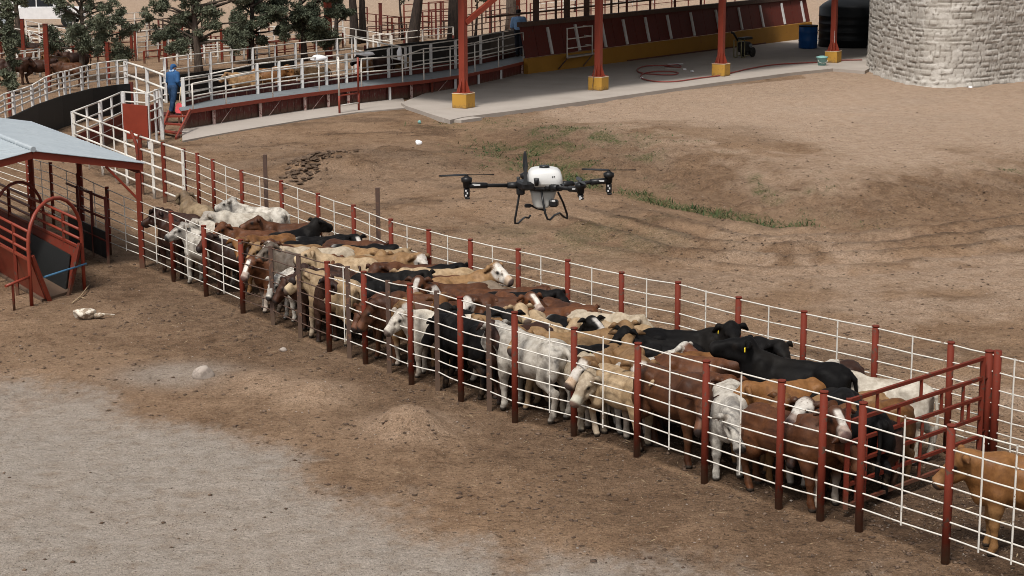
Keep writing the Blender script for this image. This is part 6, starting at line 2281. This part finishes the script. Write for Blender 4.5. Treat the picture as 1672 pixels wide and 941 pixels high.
# long pale shed wall far away and dark doorway
fw0, fw1 = U(-40, 16), U(96, 14)
t = thing('far_shed', 'low far shed with pale front and dark opening behind the white pickup', 'shed', (*fw0[:2], 0))
MB().sheet([P3(fw0[:2], 5), P3(fw1[:2], 5)], [P3(fw0[:2], 0), P3(fw1[:2], 0)], .3).build('wall', 'car_white', t)
MB().sheet([P3(lerp(fw0, fw1, .78)[:2] - [0, .2], 3.5), P3(lerp(fw0, fw1, .93)[:2] - [0, .2], 3.5)], [P3(lerp(fw0, fw1, .78)[:2] - [0, .2], 0.3), P3(lerp(fw0, fw1, .93)[:2] - [0, .2], .3)], .1).build('opening', 'glass', t)

# ================================================================== PEOPLE
def sdf_obj(name, prims, mat, parent, h=.014, pad=.06):
    lo = np.array([9., 9, 9]); hi = -lo
    for p in prims:
        if p[0] == 'c':
            for q in (p[1], p[2]):
                lo = np.minimum(lo, np.asarray(q) - max(p[3], p[4]) - pad); hi = np.maximum(hi, np.asarray(q) + max(p[3], p[4]) + pad)
        else:
            lo = np.minimum(lo, np.asarray(p[1]) - max(p[2]) - pad); hi = np.maximum(hi, np.asarray(p[1]) + max(p[2]) + pad)
    F = field(prims, lo, hi, h)
    V, Q = surface_nets(F, lo, h)
    me = mesh_from(V, Q, name)
    me.materials.append(mat)
    o = bpy.data.objects.new(name, me); COL.objects.link(o); o.parent = parent
    return o


MT['skin'] = paint('tanned_skin', (.30, .16, .105), None, 0, .6)
MT['denim_blue'] = paint('blue_work_jacket', (.020, .075, .19), (.03, .10, .24), .3, .85, 14)
MT['denim_dark'] = paint('dark_blue_jeans', (.016, .045, .105), (.03, .07, .15), .3, .85, 14)
MT['pale_blue'] = paint('pale_blue_shirt', (.20, .34, .56), (.15, .27, .47), .3, .85, 10)
MT['scarf'] = paint('white_blue_scarf', (.45, .55, .66), (.10, .2, .4), .5, .85, 20)
MT['dark_cloth'] = paint('dark_trousers', (.012, .014, .022), None, 0, .85)
MT['boot'] = paint('brown_boot', (.05, .03, .02), None, 0, .7)
MT['hat'] = paint('dark_hat', (.012, .010, .012), None, 0, .85)


def hand(C, w, dirn, side, thumb):
    """palm, four fingers of unequal length curling inwards, and a thumb leaving the side"""
    w = np.asarray(w, float); dirn = np.asarray(dirn, float) / np.linalg.norm(dirn); side = np.asarray(side, float)
    nrm_ = np.cross(dirn, side)
    C(w, w + dirn * .09, .026, .034, .02)
    for i, L in enumerate((.060, .072, .066, .050)):
        a = w + dirn * .09 + side * (.030 - .02 * i)
        m = a + dirn * L * .5 + nrm_ * .008
        C(a, m, .0105, .010, .006)
        C(m, m + dirn * L * .38 + nrm_ * .026, .010, .008, .006)
    a = w + dirn * .03 + side * .028
    C(a, a + side * .03 + dirn * .03, .012, .011, .008)
    C(a + side * .03 + dirn * .03, a + side * .026 + dirn * .065 + nrm_ * .012, .011, .009, .008)


def person(lab, loc, rz, kind, size=1.0):
    root = thing('person', lab, 'person', loc)
    root.scale = (size, size, size)
    root.rotation_euler = (R(-3), R(9) if kind == 'blue' else R(4), rz)
    Pb, Pj, Pt, Pbt = [], [], [], []
    def C(a, b, ra, rb, k=.04, to=None, infl=0):
        Pb.append(('c', a, b, ra, rb, k))
        if to is not None: to.append(('c', a, b, ra + infl, rb + infl, k))
    def E(c, r, k=.05, to=None, infl=0):
        Pb.append(('e', c, r, None, k))
        if to is not None: to.append(('e', c, tuple(x + infl for x in r), None, k))
    # +x forward
    st_ = .16 if kind == 'blue' else .05
    for q, dx in ((1, st_), (-1, -st_)):
        hip = (0, .09 * q, .92); kn = (.03 + dx * .55, .095 * q, .50); an = (-.02 + dx, .10 * q, .10)
        C(hip, kn, .090, .062, .04, Pt, .03)
        C(kn, an, .062, .042, .03, Pt, .035)
        C(an, (an[0] + .15, an[1] + .015 * q, .045), .045, .038, .03)
        Pbt.append(('c', (an[0] - .03, an[1], .06), (an[0] + .16, an[1] + .015 * q, .045), .055, .045, .03))
        Pbt.append(('c', an, (an[0], an[1], .16), .05, .055, .03))
    E((0, 0, .98), (.12, .165, .12), .06, Pt, .025)
    E((.01, 0, 1.16), (.115, .150, .17), .06, Pj, .045)
    E((.015, 0, 1.33), (.125, .185, .15), .06, Pj, .04)
    C((.0, -.14, 1.42), (.0, .14, 1.42), .07, .07, .06, Pj, .018)
    C((0, 0, 1.44), (.02, 0, 1.56), .056, .052, .03)
    E((.035, 0, 1.645), (.098, .076, .122), .03)
    E((.06, 0, 1.60), (.07, .058, .08), .03)
    C((.13, 0, 1.64), (.148, 0, 1.615), .014, .018, .012)     # nose
    C((.115, -.025, 1.575), (.115, .025, 1.575), .012, .012, .008)
    for q in (1, -1):
        E((.03, .080 * q, 1.64), (.022, .012, .034), .01)       # ears
        E((.118, .033 * q, 1.66), (.012, .014, .010), .006)
    if kind == 'blue':
        arms = {-1: [(0, -.20, 1.42), (-.05, -.27, 1.15), (.14, -.30, .95)], 1: [(0, .20, 1.42), (.06, .28, 1.17), (.24, .18, 1.08)]}
    else:
        arms = {-1: [(0, -.20, 1.42), (.03, -.28, 1.15), (.20, -.24, 1.02)], 1: [(0, .20, 1.42), (.03, .28, 1.15), (.20, .24, 1.02)]}
    for q, (s, e, w) in arms.items():
        sleeve = kind == 'blue'
        C(s, e, .060, .045, .04, Pj, .034)
        C(e, w, .045, .030, .03, Pj if sleeve else None, .020)
        d = np.asarray(w) - np.asarray(e)
        hand(lambda a, b, ra, rb, k: C(a, b, ra, rb, k), w, d + np.array([0, 0, -.12]), np.array([0, -q * 1.0, 0]), q)
    if kind == 'blue':
        Pj.append(('c', (-.03, 0, 1.50), (.02, 0, 1.55), .085, .075, .04))
    sdf_obj('body', Pb, MT['skin'], root, .0115)
    sdf_obj('jacket' if kind == 'blue' else 'shirt', Pj + ([('e', (0, 0, 1.02), (.14, .18, .09), None, .05)]), MT['denim_blue' if kind == 'blue' else 'pale_blue'], root)
    sdf_obj('trousers', Pt, MT['denim_dark' if kind == 'blue' else 'dark_cloth'], root)
    sdf_obj('boots', Pbt, MT['boot'], root)
    if kind == 'blue':
        sdf_obj('scarf', [('c', (-.06, -.05, 1.53), (-.06, .05, 1.53), .055, .055, .04), ('c', (.06, -.05, 1.53), (.06, .05, 1.53), .05, .05, .04), ('c', (-.08, .02, 1.50), (-.09, .04, 1.40), .04, .02, .03)], MT['scarf'], root)
        sdf_obj('cap', [('e', (.02, 0, 1.705), (.118, .098, .085), None, .03), ('c', (-.07, 0, 1.66), (-.075, 0, 1.58), .055, .05, .03), ('c', (.10, -.05, 1.70), (.19, 0, 1.69), .02, .015, .02), ('c', (.10, .05, 1.70), (.19, 0, 1.69), .02, .015, .02)], MT['denim_blue'], root)
    else:
        sdf_obj('hair', [('e', (.0, 0, 1.69), (.11, .09, .095), None, .03), ('c', (-.06, 0, 1.66), (-.055, 0, 1.60), .05, .045, .03)], MT['hat'], root)
        sdf_obj('cap', [('e', (.02, 0, 1.73), (.125, .10, .065), None, .03), ('c', (.12, -.04, 1.715), (.2, 0, 1.70), .018, .012, .02), ('c', (.12, .04, 1.715), (.2, 0, 1.70), .018, .012, .02)], MT['hat'], root)
    return root


pf_ = U(281, 186, .38)
zf = .38
pr_ = person('person in blue work jacket, cap and jeans stepping along the walkway with a paddle', (pf_[0], pf_[1], zf), R(60), 'blue', 1.04)
hnd = U(297, 146, 1.26)
# platform under his feet
t = thing('landing', 'small red-edged landing at the end of the walkway under the worker', 'landing', (pf_[0], pf_[1], 0))
MB().box((pf_[0] - .1, pf_[1] + .15, .345), (1.0, .9, .07), 0, .01).build('plate', 'red_dark', t)
for dx, dy in ((-.5, -.25), (.3, -.25), (-.5, .5), (.3, .5)):
    MB().bar(P3(pf_[:2] + [dx, dy], -.02), P3(pf_[:2] + [dx, dy], .31), .07, .07).build('leg', 'red', t)
# paddle held in his right hand, blade down
ca_, sa_ = math.cos(R(60)), math.sin(R(60))
def LW(x, y, z):
    x, y, z = x * 1.04, y * 1.04, z * 1.04
    return np.array([pf_[0] + x * ca_ - y * sa_, pf_[1] + x * sa_ + y * ca_, zf + z])
hh = LW(.17, -.30, .87)
tip = U(288, 196, .30)
tip = hh + np.array([-.06, -.35, -.85])
pd = thing('paddle', 'red plastic sorting paddle with a pale shaft in the hand of the worker in blue', 'paddle', tuple(tip))
dv = (hh - tip) / np.linalg.norm(hh - tip)
MB().tube([hh + dv * .10, tip + dv * .36], .018, 8).build('shaft', 'edge_white', pd)
b = MB()
sx = np.cross(dv, np.array([0, 1.0, 0])); sx /= np.linalg.norm(sx); sy = np.cross(sx, dv)
prof = [(-.05, .40), (.05, .40), (.115, .33), (.125, .08), (.09, .0), (-.09, .0), (-.125, .08), (-.115, .33)]
b.rings([[tip + sx * x + dv * z + sy * o_ for x, z in prof] for o_ in (-.016, .016)], True)
b.build('blade', 'paddle', pd)
pm = U(849, 92, ZD)
person('person in pale blue shirt and dark cap standing with back turned at the walkway end', (pm[0], pm[1] - .25, ZD), R(75), 'shirt', 1.3)
# ================================================================== SPRAYER DRONE
DD = 25.0
dc = UD(884, 303, DD)
MT['drone_black'] = paint('carbon_black', (.010, .010, .011), (.03, .03, .03), .1, .38)
MT['drone_white'] = paint('drone_white_shell', (.60, .60, .59), None, 0, .33)
MT['drone_tank'] = paint('milky_tank_plastic', (.38, .375, .355), None, 0, .4)
MT['drone_mark'] = paint('grey_mark', (.5, .5, .5), None, 0, .5)
dr = thing('sprayer_drone', 'black four-armed sprayer drone with a white tank hovering above the far fence', 'drone', tuple(dc))
PPM = FPX / DD / .98


def D(px, py, dy=0.0):
    """spot on the drone, from its picture place and an offset in depth"""
    return UD(px, py, DD + dy)


def loft(sections, name, mat, parent=dr):
    b = MB(); b.rings(sections, True, True)
    return b.build(name, mat, parent)


def rrect(c, hx, hy, r=.35, n=5):
    out = []
    for qx, qy, a0 in ((1, 1, 0), (-1, 1, 90), (-1, -1, 180), (1, -1, 270)):
        for k in range(n):
            a = R(a0 + 90 * k / (n - 1))
            rr_ = min(hx, hy) * r
            out.append(np.asarray(c) + np.array([qx * (hx - rr_) + rr_ * math.cos(a), qy * (hy - rr_) + rr_ * math.sin(a), 0]))
    return out


tc = D(890, 303)
m_ = 1 / PPM
# white top shell : narrow above, full belly, tucked under
secs = []
for z, hx, hy, dx in ((-.005, .205, .20, 0), (.03, .238, .24, 0), (.075, .247, .25, 0), (.13, .245, .25, -.004), (.20, .225, .235, -.008), (.235, .19, .21, -.012), (.252, .14, .165, -.016), (.258, .06, .09, -.016)):
    secs.append(rrect(tc + np.array([dx, 0, z]), hx, hy, .42))
shell = loft(secs, 'tank_shell', 'drone_white')
loft([rrect(tc + np.array([-.01, 0, z]), h_, h_ * 1.1, .9) for z, h_ in ((.25, .075), (.285, .072), (.29, .05))], 'filler_cap', 'drone_black', dr)
loft([rrect(tc + np.array([.0, 0, z]), hx, hy, .42) for z, hx, hy in ((-.012, .19, .19), (.02, .236, .238), (.055, .2475, .2505), (.060, .2475, .2505))], 'shell_skirt', 'drone_tank', shell)
b = MB()
for dx_, dz_ in ((.10, .155), (.125, .16)):
    b.box(tc + np.array([dx_, -.246, dz_]), (.014, .012, .02), 0)
b.build('marking', 'drone_black', shell)
loft([rrect(tc + np.array([.02, 0, z]), hx, hy, .5) for z, hx, hy in ((-.06, .20, .19), (-.04, .23, .22), (.0, .235, .225), (.015, .20, .2))], 'frame_hub', 'drone_black')
b = MB(); b.box(D(858, 302, -.1), (.2, .35, .12), .3, .03); b.box(D(905, 305, -.15), (.28, .22, .10), -.1, .03); b.box(D(850, 312, 0), (.12, .15, .10), 0, .02)
b.build('frame_block', 'drone_black', dr)
# milky lower tank
loft([rrect(D(887, 310) + np.array([dx, 0, z]), hx, .13, .5) for z, hx, dx in ((0, .19, 0), (-.06, .175, 0), (-.16, .15, -.01), (-.22, .12, -.02), (-.25, .07, -.02))], 'lower_tank', 'drone_tank')


def arm(p_in, p_out, name='arm', r0=.034, grip=True):
    b = MB(); b.tube([p_in, lerp(p_in, p_out, .25)], [r0 * 1.5, r0 * 1.3], 10); b.tube([lerp(p_in, p_out, .22), p_out], [r0 * .82, r0 * .78], 10)
    a_ = b.build(name, 'drone_black', dr)
    if grip:
        b = MB(); b.tube([lerp(p_in, p_out, .62), p_out], [r0 * 1.25, r0 * 1.3], 10); b.build('sleeve', 'drone_black', a_)
        q = lerp(p_in, p_out, .82)
        MB().box(q + np.array([0, -r0 * 1.28, .012]), (.11, .012, .022), 0).build('marking', 'drone_mark', a_)
    return a_


def motor(p, up, down, nm='motor'):
    b = MB()
    b.lathe(p + np.array([0, 0, 0]), [(.01, -.05), (.05, -.05), (.055, .02), (.075, .03), (.08, .085), (.05, .10), (.02, .12), (.01, .13)], 16)
    mo = b.build(nm, 'drone_black', dr)
    b = MB(); b.box(p + np.array([.0, 0, -.05 - down / 2]), (.085, .08, down), 0, .02); b.box(p + np.array([.01, -.01, -.06 - down]), (.07, .07, .03), 0, .01)
    pd_ = b.build('nozzle', 'drone_black', mo)
    for k_ in range(3):
        MB().box(p + np.array([.02 * (k_ % 2) - .01, -.045, -.09 - down * .25 * k_]), (.02, .01, .025), 0).build('marking', 'drone_mark', pd_)
    return mo


def blade_pair(mo, p, ang, L, tilt=0.03, vert=False, fold=None):
    L = L * 1.08
    b = MB()
    for s_ in ((1, -1) if fold is None else (1,)):
        d = np.array([math.cos(ang), math.sin(ang), tilt * s_]) * s_ if not vert else np.array(fold)
        sd_ = np.cross(d, [0, 0, 1.0]) if not vert else np.array([1.0, .3, 0])
        sd_ /= np.linalg.norm(sd_)
        rings = []
        for f_, w in ((0.0, .03), (.12, .055), (.3, .075), (.6, .06), (.9, .04), (1, .012)):
            c_ = p + d * L * f_ + np.array([0, 0, .005 if not vert else 0])
            n_ = np.cross(d, sd_); n_ /= np.linalg.norm(n_)
            rings.append([c_ - sd_ * w * .5 + n_ * .008, c_ + sd_ * w * .5 - n_ * .004, c_ + sd_ * w * .5 - n_ * .012, c_ - sd_ * w * .5])
        b.rings(rings, True)
    return b.build('propeller', 'drone_black', mo)


pL, pRt, pF, pB = D(762, 303, -.15), D(994, 295, .35), D(948, 309, -.75), D(858, 296, .75)
arm(D(850, 303), pL); arm(D(915, 302, .05), pRt); arm(D(898, 306, -.2), D(950, 310, -.75)); arm(D(868, 300, .1), pB, grip=False)
for p, up, dn in ((pL, 0, .14), (pRt, 0, .15), (pF, 0, .06), (pB, 0, .08)):
    q = p + np.array([0, 0, .02])
    if p is pL: mo = motor(q, 0, dn); blade_pair(mo, q + np.array([0, 0, .125]), R(8), .36, -.02)
    elif p is pRt: mo = motor(q, 0, dn); blade_pair(mo, q + np.array([0, 0, .125]), R(172), .36, .02)
    elif p is pF:
        mo = motor(q + np.array([0, 0, -.03]), 0, dn); blade_pair(mo, q + np.array([0, 0, .09]), R(96), .34, .0)
    else:
        mo = motor(q, 0, dn); blade_pair(mo, q + np.array([0, 0, .1]), 0, .30, 0, True, (-.02, .2, .97)); 
b = MB(); b.tube([D(876, 303, -.28), D(876, 292, -.3)], [.03, .04], 10); b.build('antenna', 'drone_black', dr)
b = MB(); b.tube([D(847, 300, .1), D(846, 289, .1)], [.02, .025], 8); b.build('antenna', 'drone_black', dr)
# folded blade standing up at the hub
b = MB()
p0_, p1_ = D(858, 302, -.3), D(859, 263, -.2)
b.rings([[p0_ + np.array([-.03, 0, 0]), p0_ + np.array([.03, 0, 0]), p0_ + np.array([.03, .03, 0]), p0_ + np.array([-.03, .03, 0])],
         [lerp(p0_, p1_, .5) + np.array([-.026, 0, 0]), lerp(p0_, p1_, .5) + np.array([.016, 0, 0]), lerp(p0_, p1_, .5) + np.array([.016, .02, 0]), lerp(p0_, p1_, .5) + np.array([-.026, .02, 0])],
         [p1_ + np.array([-.008, 0, 0]), p1_ + np.array([.005, 0, 0]), p1_ + np.array([.005, .01, 0]), p1_ + np.array([-.008, .01, 0])]], True)
b.build('folded_propeller', 'drone_black', dr)
# landing frame : two loops joined by skids
for pts in ([(849, 311, .05), (845, 335, 0), (841, 358, 0), (841, 365, 0), (846, 365, .05), (853, 358, .3), (857, 355, .5), (863, 356, .55), (866, 352, .6)],
            [(884, 312, -.2), (887, 332, -.25), (890, 348, -.3), (894, 358, -.3), (898, 359, -.3), (905, 352, -.1), (914, 348, .2), (920, 354, .3), (926, 357, .35), (926, 350, .35), (919, 330, .3), (911, 314, .2)],):
    MB().tube([D(*p) for p in pts], .0155, 8).build('landing_leg', 'drone_black', dr)
b = MB(); b.tube([D(857, 336, 0), D(868, 336, 0), D(876, 340, .02), D(892, 344, 0)], .018, 6); b.box(D(862, 336, 0), (.10, .08, .05), 0, .015); b.build('spray_bar', 'drone_black', dr)
cb = MB(); cb.box(D(904, 332, -.2), (.13, .10, .10), -.3, .02)
cm_ = cb.build('camera_box', 'drone_black', dr)
MB().box(D(904, 328.5, -.255), (.045, .02, .03), -.3, .005).build('lens', 'drone_mark', cm_)
